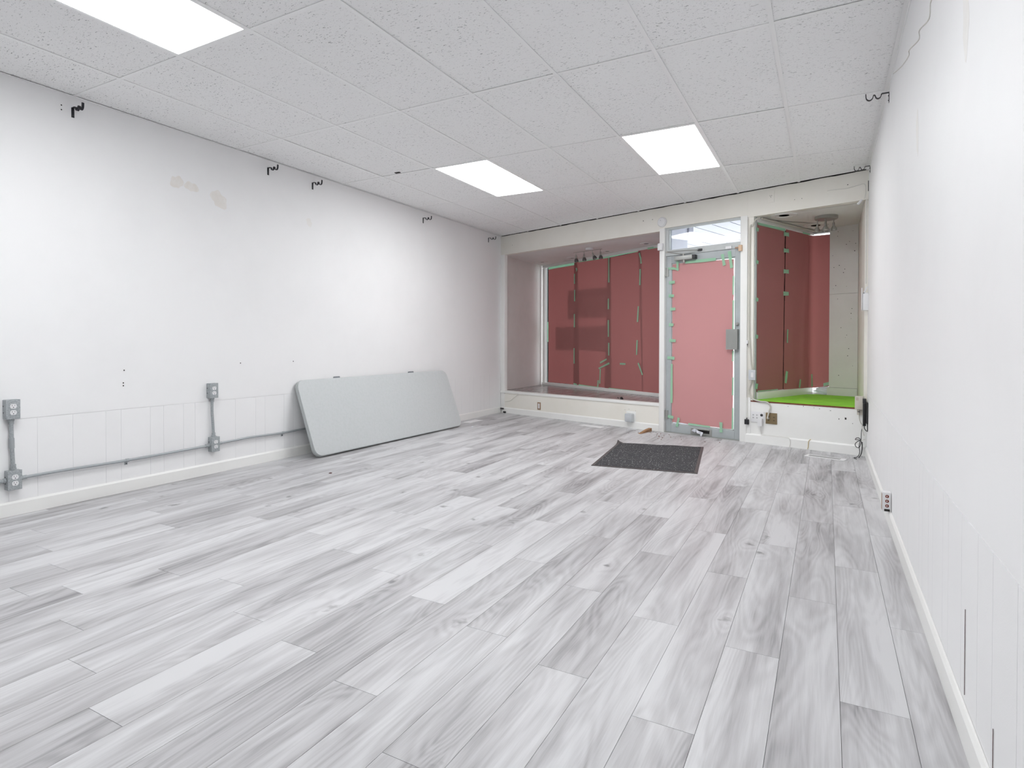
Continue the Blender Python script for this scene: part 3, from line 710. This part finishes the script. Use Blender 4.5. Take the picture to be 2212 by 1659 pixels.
# ================================================================== CURTAIN ROD BRACKETS
def bracket(y_, z_, side, label):
    x_ = XL if side > 0 else XR
    F = Matrix.Translation((x_, y_, z_)) if side > 0 else Matrix.Translation((x_, y_, z_)) @ Matrix.Rotation(PI, 4, 'Z')
    b_ = thing('curtain_rod_bracket', label, 'bracket', F, 'double curtain rod brackets')
    MB(F).box((0, -.009, -.066), (.003, .009, 0)).build('wall_plate', 'bracket', b_, .001)
    path = [(0.0, -.002), (.038, -.002), (.044, -.006)]
    path += [(.060-.016*math.cos(k*PI/8), -.010-.020*math.sin(k*PI/8)) for k in range(9)]
    path += [(.080, -.004), (.086, -.004)]
    path += [(.108-.020*math.cos(k*PI/8), -.010-.024*math.sin(k*PI/8)) for k in range(9)]
    path += [(.129, .010)]
    ar = MB(F); P = [Vector(q) for q in path]; pts_a = []; pts_b = []
    for i, q in enumerate(P):
        d_ = (P[min(i+1, len(P)-1)]-P[max(i-1, 0)]).normalized(); n_ = Vector((-d_.y, d_.x))*.0022; pts_a.append(q+n_); pts_b.append(q-n_)
    for i in range(len(P)-1):
        vs = [(q.x, yy, q.y) for yy in (-.0075, .0075) for q in (pts_a[i], pts_a[i+1], pts_b[i+1], pts_b[i])]
        ar._add(vs, [(0, 1, 2, 3), (7, 6, 5, 4), (0, 4, 5, 1), (1, 5, 6, 2), (2, 6, 7, 3), (3, 7, 4, 0)])
    ar.build('cup_arm', 'bracket', b_)
    for zz in (-.022, -.052): MB(F).lathe([(.0042, 0), (.0042, .0025), (.002, .0035)], 8, F @ Matrix.Translation((.003, 0, zz)) @ Matrix.Rotation(PI/2, 4, 'Y')).build('screw', 'darkmetal', b_)
for y_, z_, lb in ((-1.239, 2.66, 'black curtain rod bracket on the left wall, nearest the camera'), (.323, 2.669, 'black curtain rod bracket on the left wall, second from the camera'),
                   (.844, 2.659, 'black curtain rod bracket on the left wall, third from the camera'), (2.639, 2.651, 'black curtain rod bracket on the left wall, fourth from the camera'),
                   (4.249, 2.655, 'black curtain rod bracket on the left wall, in the far corner')): bracket(y_, z_, 1, lb)
bracket(1.14, 2.69, -1, 'black curtain rod bracket high on the right wall, nearer one')
bracket(2.998, 2.716, -1, 'black curtain rod bracket on the right wall, in the far corner')

# ================================================================== OUTLET BOXES AND CONDUIT (left wall)
def duplex(par, F, dx=0):
    # F local: x = out of the wall, y along, z up; two outlet faces
    for zc in (.0195, -.0195):
        pts = []
        for k in range(28):
            a = 2*PI*k/28; pts.append((.0172*math.cos(a), zc+max(-.0142, min(.0142, .0172*math.sin(a)))))
        so = MB(F).extr(pts, 'x', 0, .0035).build('socket', 'white_pl', par)
        sl = MB(F); sl.box((.0034, -.0075, zc+.001), (.0040, -.0055, zc+.009)); sl.box((.0034, .0055, zc+.002), (.0040, .0075, zc+.008))
        sl.extr([(.0028*math.cos(k*PI/4), zc-.007+.0028*math.sin(k*PI/4)) for k in range(8)], 'x', .0034, .0040); sl.build('socket_slot', 'hole', so, smooth=False)
def outlet_box(y_, z_, label, tilt=0, w_=.072, h_=.12):
    F = Matrix.Translation((XL, y_, z_)) @ Matrix.Rotation(tilt, 4, 'X')
    b_ = thing('outlet_box', label, 'outlet box', F, 'galvanised outlet boxes on the left wall')
    MB(F).box((0, -w_/2, -h_/2), (.042, w_/2, h_/2)).build('box', 'galv', b_, .004)
    cv = MB(F).box((.0425, -w_/2-.001, -h_/2-.001), (.050, w_/2+.001, h_/2+.001)).build('cover', 'galv', b_, .005, seg=3)
    duplex(b_, F @ Matrix.Translation((.0495, 0, 0)))
    for zz in (-.02, .02): MB(F).box((.010, -w_/2-.0006, zz-.004), (.016, -w_/2+.001, zz+.004)).build('knockout', 'hole', b_, smooth=False)
    MB(F).lathe([(.003, 0), (.003, .001)], 8, F @ Matrix.Translation((.050, 0, 0)) @ Matrix.Rotation(PI/2, 4, 'Y')).build('screw', 'steel', b_)
    return b_
outlet_box(-1.600, .668, 'upper grey metal outlet box at the left edge of the photo')
outlet_box(-1.594, .228, 'lower grey metal outlet box at the left edge of the photo')
outlet_box(-.252, .688, 'upper grey metal outlet box between the left edge and the folding table')
outlet_box(-.240, .245, 'lower grey metal outlet box between the left edge and the folding table')
XC = XL+.020
def conduit(pts, label, straps=(), couplers=(), r=.0098, mat='steel'):
    c_ = thing('conduit', label, 'conduit', Matrix.Translation(Vector(pts[0])), 'metal conduit on the left wall')
    MB().tube(smooth_path(pts, 5), r, 12).build('pipe', mat, c_)
    for p_, d_ in straps:
        s_ = MB(); s_.tube([Vector(p_)-Vector(d_)*.010, Vector(p_)+Vector(d_)*.010], r+.0025, 12); s_.box((XL, p_[1]-.010, p_[2]-.034), (XL+.004, p_[1]+.010, p_[2]-.006)); st = s_.build('pipe_strap', 'steel', c_)
        MB().lathe([(.004, 0), (.004, .003)], 8, Matrix.Translation((XL+.004, p_[1], p_[2]-.025)) @ Matrix.Rotation(PI/2, 4, 'Y')).build('screw', 'darkmetal', st)
    for p_, d_ in couplers:
        q = MB(); q.tube([Vector(p_), Vector(p_)+Vector(d_)*.012], r+.006, 8); q.tube([Vector(p_)+Vector(d_)*.012, Vector(p_)+Vector(d_)*.034], r+.003, 12); q.build('connector', 'galv', c_)
    return c_
Y_ = (0, 1, 0); Yn = (0, -1, 0)
conduit([(XC, -2.6, .222), (XC, -2.0, .224), (XC, -1.63, .228)], 'short conduit stub running off the left edge from the lower box', (), [((XC, -1.632, .228), Yn)])
conduit([(XC, -1.558, .231), (XC, -1.3, .233), (XC, -.917, .229), (XC, -.5, .234), (XC, -.277, .237)], 'horizontal conduit between the two lower outlet boxes', [((XC, -.917, .229), Y_)], [((XC, -1.557, .231), Y_), ((XC, -.277, .237), Yn)])
conduit([(XC, -.203, .243), (XC, -.05, .246), (XC, .12, .250), (XC, .464, .243), (XC, .9, .250), (XC, 2.2, .25)], 'horizontal conduit running behind the folding table', [((XC, .464, .243), Y_)], [((XC, -.203, .243), Y_)])
vb = conduit([(XC, -1.600, .608), (XC, -1.598, .45), (XC, -1.592, .289)], 'vertical conduit with a coupling joining the boxes at the left edge', (), [((XC, -1.600, .608), (0, 0, -1)), ((XC, -1.592, .289), (0, 0, 1))], .0115, 'galv')
cpl = MB(); cpl.tube([(XC, -1.598, .425), (XC, -1.599, .487)], .0145, 12); cpl.build('coupling', 'steel', vb)
conduit([(XC, -.250, .628), (XC, -.252, .52), (XC, -.246, .42), (XC, -.240, .304)], 'slightly bent vertical conduit joining the two middle boxes', (), [((XC, -.250, .628), (0, 0, -1)), ((XC, -.240, .304), (0, 0, 1))], .0105, 'galv')

# ================================================================== LAMPS IN THE DISPLAY BAYS
def spot_head(par, p, d, ln=.085, cup='nickel', rim='lampcup'):
    p, d = Vector(p), Vector(d).normalized(); R = d.to_track_quat('Z', 'Y').to_matrix().to_4x4(); F = Matrix.Translation(p) @ R
    h_ = MB(F).lathe([(.006, 0), (.011, .004), (.012, ln*.45), (.018, ln*.55)], 16).build('lamp_head', cup, par)
    MB(F).lathe([(.018, ln*.55), (.029, ln*.80), (.031, ln), (.027, ln), (.02, ln*.72)], 18).build('lamp_cup', rim, h_)
    MB(F).lathe([(0.0001, ln*.9), (.026, ln*.93)], 16).build('lens', 'lens', h_)
TBc = FAC @ Vector((1.40, .42, ZOL))
TLt = thing('track_light', 'four-head spotlight bar under the left display window soffit', 'spotlight', frame(TBc.x, TBc.y, PHI-.02, ZOL))
TFm = WM[TLt.name]
MB(TFm).lathe([(.055, -.028), (.058, -.024), (.058, 0)], 24).build('canopy', 'white_pl', TLt)
MB(TFm).tube([(-.30, 0, -.036), (.22, 0, -.036)], .004, 8).build('bar', 'nickel', TLt)
for xx, dv in ((-.255, (.10, .05, -1)), (-.10, (.06, .0, -1)), (.05, (.45, .15, -1)), (.195, (.08, 0, -1))):
    st = MB(TFm); st.tube([(xx, 0, -.036), (xx, 0, -.075)], .004, 8); st = st.build('stem', 'nickel', TLt)
    spot_head(TLt, TFm @ Vector((xx, 0, -.07)), TFm.to_3x3() @ Vector(dv), .10)
CB = Matrix.Translation((.249, 3.86, ZOR))
cl_ = thing('ceiling_spotlight', 'round nickel ceiling spotlight with small heads above the green ledge', 'spotlight', CB)
MB(CB).lathe([(.105, -.035), (.112, -.030), (.112, 0)], 36).build('canopy', 'nickel', cl_)
for ax, ay, dv in ((-.085, .01, (-.05, 0, -1)), (-.01, -.05, (.05, -.1, -1)), (.07, .0, (.02, 0, -1)), (.0, .09, (-.15, .2, -1))):
    MB(CB).tube([(ax, ay, -.034), (ax, ay, -.075)], .005, 8).build('stem', 'nickel', cl_)
    spot_head(cl_, CB @ Vector((ax, ay, -.072)), dv, .085, 'nickel', 'nickel')
def ring(x_, y_, z_, label, r=.085):
    F = Matrix.Translation((x_, y_, z_)); t_ = thing('recessed_light', label, 'recessed light', F, 'recessed light rings in the window soffits')
    MB(F).lathe([(r*.40, -.0015), (r*.62, -.003), (r*.70, -.010), (r, -.008), (r+.004, 0)], 32).build('trim_ring', 'alcove', t_)
    MB(F).lathe([(.0001, -.0022), (r*.40, -.0022)], 24).build('dark_opening', 'hole', t_)
ring(-3.96, 5.60, ZOL, 'recessed light ring in the left soffit, at the left wall'); ring(-3.339, 5.404, ZOL, 'recessed light ring in the left soffit, second from the left wall')
ring(-2.615, 5.011, ZOL, 'recessed light ring in the left soffit, right of the spotlight bar'); ring(-1.925, 4.622, ZOL, 'recessed light ring in the left soffit, next to the door')
ring(-.15, 3.60, ZOR, 'recessed light ring in the right soffit, nearer the door', .13); ring(.139, 4.355, ZOR, 'recessed light ring in the right soffit, behind the nickel spotlight', .13)

# ================================================================== SMALL FITTINGS ON THE FRONT WALL
def fplace(s_, d_, z_): return FAC @ Matrix.Translation((s_, d_, z_))
F = fplace(2.821, 0, 2.551); o = thing('smoke_detector', 'round white detector disc on the header above the door', 'detector', F)
RX = Matrix.Rotation(PI/2, 4, 'X')
MB(F).lathe([(.060, 0), (.060, .014), (.050, .022), (.048, .026), (.0001, .028)], 32, F @ RX).build('body', 'white_pl', o)
MB(F).lathe([(.003, .0265), (.003, .028)], 8, F @ Matrix.Translation((-.012, 0, .02)) @ RX).build('led', 'hole', o)
def fthing(name, label, cat, s0, s1, z0, z1, d0, d1, mat, bevel=.003, group=None, part='body'):
    F = fplace((s0+s1)/2, d1, z0); o = thing(name, label, cat, F, group)
    MB(FAC).box((s0, d0, z0), (s1, d1, z1)).build(part, mat, o, bevel); return o
o = fthing('motion_sensor', 'white motion sensor on the post left of the door', 'sensor', 2.782, 2.848, 2.205, 2.292, -.050, -.013, 'white_pl', .010)
MB(FAC).box((2.797, -.0515, 2.215), (2.833, -.049, 2.245)).build('lens', 'lens', o, .004)
MB(FAC).lathe([(.003, 0), (.003, .002)], 8, FAC @ Matrix.Translation((2.815, -.0505, 2.262)) @ RX).build('led', 'lens', o)
o = fthing('door_contact', 'small bare wood block at the upper right corner of the door', 'door contact', 3.778, 3.816, 2.093, 2.158, -.034, -.013, 'orange_wood', .002)
MB(FAC).box((3.735, -.020, 2.125), (3.777, -.0135, 2.143)).build('wire_stub', 'brownpl', o)
def plate_outlet(s0, s1, z0, z1, name, label, mat, d=-.0005):
    F = fplace((s0+s1)/2, d, (z0+z1)/2); o = thing(name, label, 'outlet plate', F)
    MB(FAC).box((s0, d-.005, z0), (s1, d, z1)).build('plate', mat, o, .002); return o, F
o, F = plate_outlet(4.080, 4.148, 2.573, 2.692, 'outlet_plate', 'painted outlet plate on the header above the right display window', 'cream')
sl = MB(F)
for x_, z_ in ((-.008, .012), (.008, .012), (0, -.002)): sl.box((x_-.002, -.0058, z_-.004), (x_+.002, -.005, z_+.004))
sl.build('socket_slot', 'hole', o, smooth=False)
# switch on left sill wall
o, F = plate_outlet(.776, .840, .105, .213, 'switch_plate', 'brown-framed white switch plate low on the left sill wall', 'brownpl')
MB(F).box((-.015, -.009, -.036), (.015, -.005, .036)).build('rocker', 'white_pl', o, .002)
# covered outlet on left sill wall
F = fplace(2.388, -.0, .128)
o = thing('outlet_cover_box', 'clear grey bubble cover box on the sill wall beside the door', 'cover box', F)
MB(F).box((-.075, -.004, -.055), (.07, 0, .085)).build('backplate', 'trimw', o, .002)
MB(F).box((-.055, -.075, -.045), (.050, -.004, .060)).build('cover', 'greypl', o, .016, seg=3)
MB(F).box((-.035, -.078, -.030), (.030, -.0745, .030)).build('raised_face', 'greypl', o, .003)
# grey switch box with painted cable on right post
F = fplace(3.938, -.0, .738)
o = thing('switch_box', 'small grey surface switch box on the post right of the door', 'switch box', F)
MB(F).box((-.040, -.038, -.053), (.036, 0, .053)).build('box', 'galv', o, .004)
MB(F).box((-.036, -.044, -.055), (.040, -.0385, .055)).build('cover', 'greypl', o, .003)
MB(F).box((-.008, -.048, -.028), (.020, -.044, .028)).build('rocker', 'white_pl', o, .002)
cb = smooth_path([(3.888, -.012, 2.30), (3.886, -.012, 1.6), (3.888, -.012, 1.25), (3.900, -.012, 1.05), (3.910, -.012, .90), (3.935, -.014, .79)], 6)
def cable(name, label, pts, r, mat, F=FAC, cat='cable', n=4):
    P = smooth_path(pts, n); o_ = MB(F).tube(P, r, 8).build(name, mat, None, origin=F @ Vector(pts[-1])); tag(o_, label, cat); return o_
cable('painted_cable', 'painted cable running up the post from the grey switch box', [(3.986, .03, 2.435), (3.955, .0, 2.415), (3.922, -.012, 2.35), (3.898, -.014, 2.30), (3.896, -.012, 1.6), (3.897, -.012, 1.20), (3.907, -.012, 1.02), (3.914, -.012, .89), (3.930, -.018, .80)], .0075, 'cablegrey')
cable('painted_cable', 'painted cable looping from the grey switch box down to the brass plate', [(3.932, -.016, .685), (3.918, -.014, .64), (3.896, -.014, .572), (3.912, -.014, .51), (3.947, -.014, .474), (4.019, -.014, .456), (4.092, -.014, .452), (4.127, -.014, .41), (4.117, -.022, .36), (4.103, -.034, .285)], .0075, 'cablegrey')
cable('bay_conduit', 'painted conduit along the top of the right display window', [(.04, -.045, 2.436), (.6, -.045, 2.434), (1.20, -.045, 2.436), (1.235, -.075, 2.436)], .012, 'cablegrey', WR, 'conduit')
cable('thin_cable', 'thin white wire running down the post to the black adapter', [(3.877, -.016, 2.43), (3.875, -.016, 1.6), (3.876, -.016, .9), (3.878, -.016, .5), (3.880, -.016, .262)], .0028, 'wirew')
o = fthing('wire_clip', 'small white connector on the wire right of the door lock', 'connector', 3.868, 3.886, 1.075, 1.112, -.026, -.0125, 'white_pl', .002)
MB(FAC).tube([(3.880, -.019, 1.075), (3.880, -.019, 1.045)], [.006, .0015], 8).build('tip', 'black', o)
# 3-gang plate, brass plate, adapters
o, F = plate_outlet(3.918, 4.058, .226, .343, 'outlet_plate', 'white triple outlet plate low on the wall right of the door', 'white_pl', -.002)
sl = MB(F)
for x_ in (-.045, -.005):
    for z_ in (.022, -.008): sl.box((x_-.006, -.0058, z_-.008), (x_-.003, -.005, z_+.004)); sl.box((x_+.002, -.0058, z_-.008), (x_+.005, -.005, z_+.004))
sl.build('socket_slot', 'hole', o, smooth=False)
MB(F).lathe([(.014, 0), (.014, .007), (.006, .012)], 14, F @ Matrix.Translation((.045, -.005, .024)) @ RX).build('jack', 'darkmetal', o)
o, F = plate_outlet(4.074, 4.192, .222, .340, 'outlet_plate', 'brass double outlet plate low on the wall right of the door', 'brass', -.002)
sl = MB(F)
for x_ in (-.027, .028):
    for z_ in (.014, -.02): sl.box((x_-.007, -.0058, z_-.006), (x_-.003, -.005, z_+.006)); sl.box((x_+.003, -.0058, z_-.006), (x_+.007, -.005, z_+.006))
sl.build('socket_slot', 'hole', o, smooth=False)
MB(F).tube([(-.03, -.005, .0), (-.03, -.022, .004)], .012, 12).build('connector', 'cablegrey', o)
o = fthing('power_adapter', 'small black plug adapter beside the white outlet plate', 'adapter', 3.858, 3.902, .197, .252, -.040, -.0145, 'black', .004)
MB(FAC).tube([(3.880, -.027, .252), (3.880, -.022, .268)], .005, 8).build('strain_relief', 'black', o)
o = fthing('power_adapter', 'white plug adapter hanging from the white outlet plate', 'adapter', 4.002, 4.048, .192, .272, -.045, -.008, 'white_pl', .005)
MB(FAC).tube([(4.028, -.02, .193), (4.028, -.014, .15), (4.029, -.004, .102)], .0022, 6).build('wire', 'wirew', o)
cable('thin_cable', 'thin wire along the top of the baseboard right of the door', [(4.029, -.016, .101), (4.18, -.018, .100), (4.30, -.018, .099), (4.325, -.018, .085), (4.332, -.018, .04), (4.322, -.018, .004)], .0024, 'wirew')
cable('thin_cable', 'yellowed wire crossing the baseboard above the floor register', [(4.527, -.004, .105), (4.510, -.017, .085), (4.506, -.018, .03), (4.50, -.018, .004)], .0028, 'wirey')
cable('thin_cable', 'thin wire tacked across the header at the right wall', [(4.661, -.002, 2.597), (4.75, -.003, 2.595), (4.84, -.003, 2.589), (4.93, -.003, 2.60), (4.992, -.004, 2.60), (5.0, -.006, 2.52), (4.99, -.006, 2.46)], .0022, 'wirew')
cable('thin_cable', 'painted wire down the corner of the right wall beside the bay', [(5.008, -.01, 2.45), (5.010, -.006, 2.0), (5.009, -.006, 1.65)], .004, 'wirew')
cable('thin_cable', 'thin wire stapled on the left sill wall near the corner', [(.107, -.004, .184), (.16, -.004, .183), (.228, -.004, .20), (.30, -.004, .25), (.396, -.012, .312)], .0026, 'wirew')
F = fplace(4.95, .02, 2.44); cy_ = MB(F).tube([(.02, -.02, .018), (-.02, -.01, -.018)], .012, 12).build('bay_sensor', 'white_pl', None, origin=F.translation)
tag(cy_, 'small white cylinder sensor at the top right corner of the bay', 'sensor')
# thermostat on the right wall in the corner
F = Matrix.Translation((XR, 3.13, 1.39))
o = thing('thermostat_box', 'white wall box with sloped top in the far right corner', 'wall box', F)
MB().extr([(3.10, 1.392), (3.18, 1.392), (3.18, 1.55), (3.10, 1.55)], 'x', XR-.046, XR).build('body', 'white_pl', o, .005)
MB().prism([(XR-.046, 3.12), (XR-.003, 3.12), (XR-.003, 3.16), (XR-.046, 3.16)], 1.55, 1.56).build('hook_base', 'white_pl', o)
MB().extr([(1.55, XR-.046), (1.55, XR-.032), (1.615, XR-.004), (1.615, XR-.016)], 'y', 3.12, 3.17).build('sloped_bracket', 'white_pl', o, .002)
MB().box((XR-.056, 3.11, 1.395), (XR-.049, 3.17, 1.605)).build('side_flap', 'white_pl', o, .002)
# beige box and black adapters
F = fplace(4.975, -.0, .40)
o = thing('transformer_box', 'beige vented transformer box at the right end of the green ledge', 'transformer', F)
MB(FAC).box((4.934, -.055, .447), (5.002, -.004, .575)).build('body', 'beige_pl', o, .004)
MB(FAC).box((4.945, -.022, .393), (5.0, -.002, .447)).build('backplate', 'beige_pl', o, .002)
vs_ = MB(FAC)
for k in range(4): vs_.box((4.944, -.0558, .535+k*.008), (4.966, -.055, .538+k*.008))
vs_.build('vent_slot', 'brownpl', o, smooth=False)
MB(FAC).tube(smooth_path([(4.965, -.03, .447), (4.966, -.03, .41), (4.968, -.028, .36), (4.98, -.03, .32), (4.998, -.025, .295)], 4), .0035, 8).build('wire', 'cablegrey', o)
MB(FAC).tube([(4.955, -.034, .425), (4.975, -.034, .425)], .004, 8).build('clamp', 'darkmetal', o)
F = Matrix.Translation((XR, 3.08, .31))
o = thing('power_adapter', 'tall black power adapter on the right wall in the far corner', 'adapter', F)
MB().box((XR-.038, 3.07, .305), (XR-.012, 3.13, .515)).build('body', 'black', o, .004)
MB().box((XR-.040, 3.072, .517), (XR-.012, 3.128, .56)).build('grey_top', 'darkmetal', o, .003)
MB().box((XR-.012, 2.99, .33), (XR-.001, 3.10, .53)).build('side_brick', 'black', o, .004)
MB().tube(smooth_path([(XR-.026, 3.09, .306), (XR-.024, 3.085, .28), (XR-.010, 3.06, .262), (XR-.003, 3.03, .268), (XR-.006, 3.0, .33)], 5), .004, 8).build('cord', 'black', o)
# tangled cord
def ct(pts): return [Vector(FAC @ Vector((s_, d_, z_))) for s_, d_, z_ in pts]
cb_ = thing('tangled_cord', 'tangled black cord hanging to the floor in the far right corner', 'cord', fplace(4.98, -.05, 0))
def cpart(name, pts, r=.0032, mat='black'): MB().tube(smooth_path(ct(pts), 5), r, 8).build(name, mat, cb_)
cpart('cord_run', [(4.998, -.025, .30), (4.990, -.035, .25), (4.988, -.04, .20), (4.990, -.05, .165)], .003, 'darkmetal')
cpart('cord_loop', [(4.990, -.05, .160), (4.97, -.06, .178), (4.950, -.06, .172), (4.944, -.06, .158), (4.965, -.055, .158), (4.992, -.05, .155), (4.965, -.06, .145), (4.944, -.065, .118), (4.952, -.065, .090), (4.975, -.06, .085), (4.988, -.055, .12), (4.992, -.05, .15)])
cpart('cord_drop', [(4.985, -.055, .15), (4.975, -.06, .10), (4.985, -.075, .05), (4.985, -.11, .02), (4.978, -.15, .006), (4.965, -.19, .005), (4.985, -.22, .005), (5.0, -.24, .005)])
cpart('cord_drop', [(4.998, -.05, .14), (5.000, -.055, .08), (4.998, -.08, .03), (5.0, -.16, .008)], .0045)
cpart('tie', [(4.988, -.052, .152), (5.0, -.048, .158), (5.014, -.02, .165)], .003, 'wirew')
cpart('tie', [(4.995, -.045, .30), (5.0, -.04, .25), (5.01, -.035, .20)], .005, 'wirew')

# ================================================================== RIGHT WALL OUTLET BLOCK
F = Matrix.Translation((XR, .79, .09))
o = thing('outlet_block', 'stained white three-socket outlet block above the right baseboard', 'outlet block', F)
OB = frame(XR, .76, .0)   # front face looks towards -y
MB(OB).box((-.046, 0, .088), (-.0005, .06, .200)).build('body', 'white_pl', o, .004)
for zc in (.178, .150, .122):
    s_ = MB(OB).lathe([(.0095, 0), (.0095, .0012)], 16, OB @ Matrix.Translation((-.022, 0, zc)) @ RX).build('socket', 'socket', o)
    MB(OB).box((-.0245, -.0022, zc-.0045), (-.021, -.0012, zc+.0045)).build('socket_slot', 'white_pl', s_, smooth=False)
MB(OB).box((-.036, -.0015, .090), (-.008, .0, .103)).build('broken_corner', 'hole', o, smooth=False)
MB(OB).box((-.0470, .006, .095), (-.0458, .05, .190)).build('brown_stain', 'brownpl', o, smooth=False)

# ================================================================== FLOOR REGISTERS AND LITTER
def register(F, ln, wd, label, slots=True):
    o = thing('floor_register', label, 'floor register', F, 'white floor registers')
    MB(F).box((-ln/2, -wd/2, 0), (ln/2, wd/2, .004)).build('frame', 'white_pl', o, .0015)
    sl = MB(F); n_ = int((ln-.06)/.011)
    if slots:
        for k in range(n_):
            for r_ in (-1, 1): sl.box((-ln/2+.03+k*.011, r_*wd*.14-wd*.10, .004), (-ln/2+.036+k*.011, r_*wd*.14+wd*.10, .0045))
        sl.build('louvre_slot', 'hole', o, smooth=False)
register(fplace(4.766, -.35, 0), .345, .115, 'white floor register with dark slots near the right corner')
register(fplace(1.94, -.24, 0), .345, .115, 'white floor register beside the sill wall left of the doormat', False)
register(Matrix.Translation((-4.025, 3.51, 0)) @ Matrix.Rotation(PI/2, 4, 'Z'), .33, .13, 'white floor register by the left wall past the folding table', False)
WG = Matrix.Translation((-1.665, 3.67, 0)) @ Matrix.Rotation(math.atan2(.28, .06), 4, 'Z')
wd_ = MB(WG)._add([(-.145, -.016, 0), (-.145, .016, 0), (.13, .02, 0), (.13, -.02, 0), (-.145, -.016, .004), (-.145, .016, .004), (.04, .02, .034), (.04, -.02, .034), (.13, .02, .040), (.13, -.02, .040)],
                  [(0, 1, 2, 3), (4, 7, 6, 5), (7, 9, 8, 6), (0, 4, 5, 1), (3, 2, 8, 9), (0, 3, 9, 7, 4), (1, 5, 6, 8, 2)]).build('door_wedge', 'wood', None, .003, origin=WG.translation)
tag(wd_, 'worn wooden door wedge lying on the floor left of the door', 'door wedge')
F = fplace(2.152, .11, ZSL)
o = thing('black_clip', 'small black plastic object lying on the left window ledge', 'plastic clip', F)
MB(F).extr([(-.03, 0), (.028, 0), (.034, .012), (.012, .030), (-.022, .032), (-.034, .014)], 'y', -.018, .018).build('body', 'black', o, .005)
MB(F).tube([(-.03, 0, .012), (-.05, .0, .02)], .006, 8).build('tab', 'black', o)
o = thing('cable_plug', 'small black plugs on the baseboard in the far left corner', 'plug', fplace(.06, -.03, .0))
MB(FAC).box((.02, -.035, .055), (.085, -.015, .075)).build('plug', 'black', o, .004)
MB(FAC).box((.095, -.045, .004), (.135, -.018, .026)).build('plug', 'black', o, .004)
MB(FAC).tube(smooth_path([(.02, -.025, .065), (-.0, -.03, .04), (-.02, -.03, .055), (-.03, -.03, .10)], 4), .003, 6).build('wire', 'wirew', o)
random.seed(11); cr = MB()
for _ in range(46):
    s_, d_ = random.gauss(2.95, .22), -abs(random.gauss(.22, .12))-.03
    p_ = fw(s_, d_); r_ = random.uniform(.002, .006)
    cr.box((p_.x-r_, p_.y-r_*.7, 0), (p_.x+r_, p_.y+r_*.7, r_*.7))
o = cr.build('floor_crumbs', 'brown', None, origin=(*fw(2.95, -.2), 0), smooth=False); tag(o, 'scattered dirt crumbs on the floor before the door', 'dirt'); o['kind'] = 'stuff'
for x_, y_, lb in ((-3.755, 3.065, 'tiny white paper scrap on the floor right of the folding table'), (-3.35, .22, 'tiny dark scrap on the floor in front of the folding table')):
    q = MB(Matrix.Translation((x_, y_, 0)) @ Matrix.Rotation(.6, 4, 'Z'))._add([(-.014, -.006, 0), (.012, -.008, 0), (.016, .006, .006), (-.010, .008, .004), (0, 0, .009)], [(0, 1, 4), (1, 2, 4), (2, 3, 4), (3, 0, 4), (0, 3, 2, 1)]).build('floor_scrap', 'tissue' if 'white' in lb else 'stringdark', None, origin=(x_, y_, 0), smooth=False)
    tag(q, lb, 'scrap')
for o in bpy.data.objects:
    for k_ in ('_m', '_d'):
        if k_ in o.keys(): del o[k_]
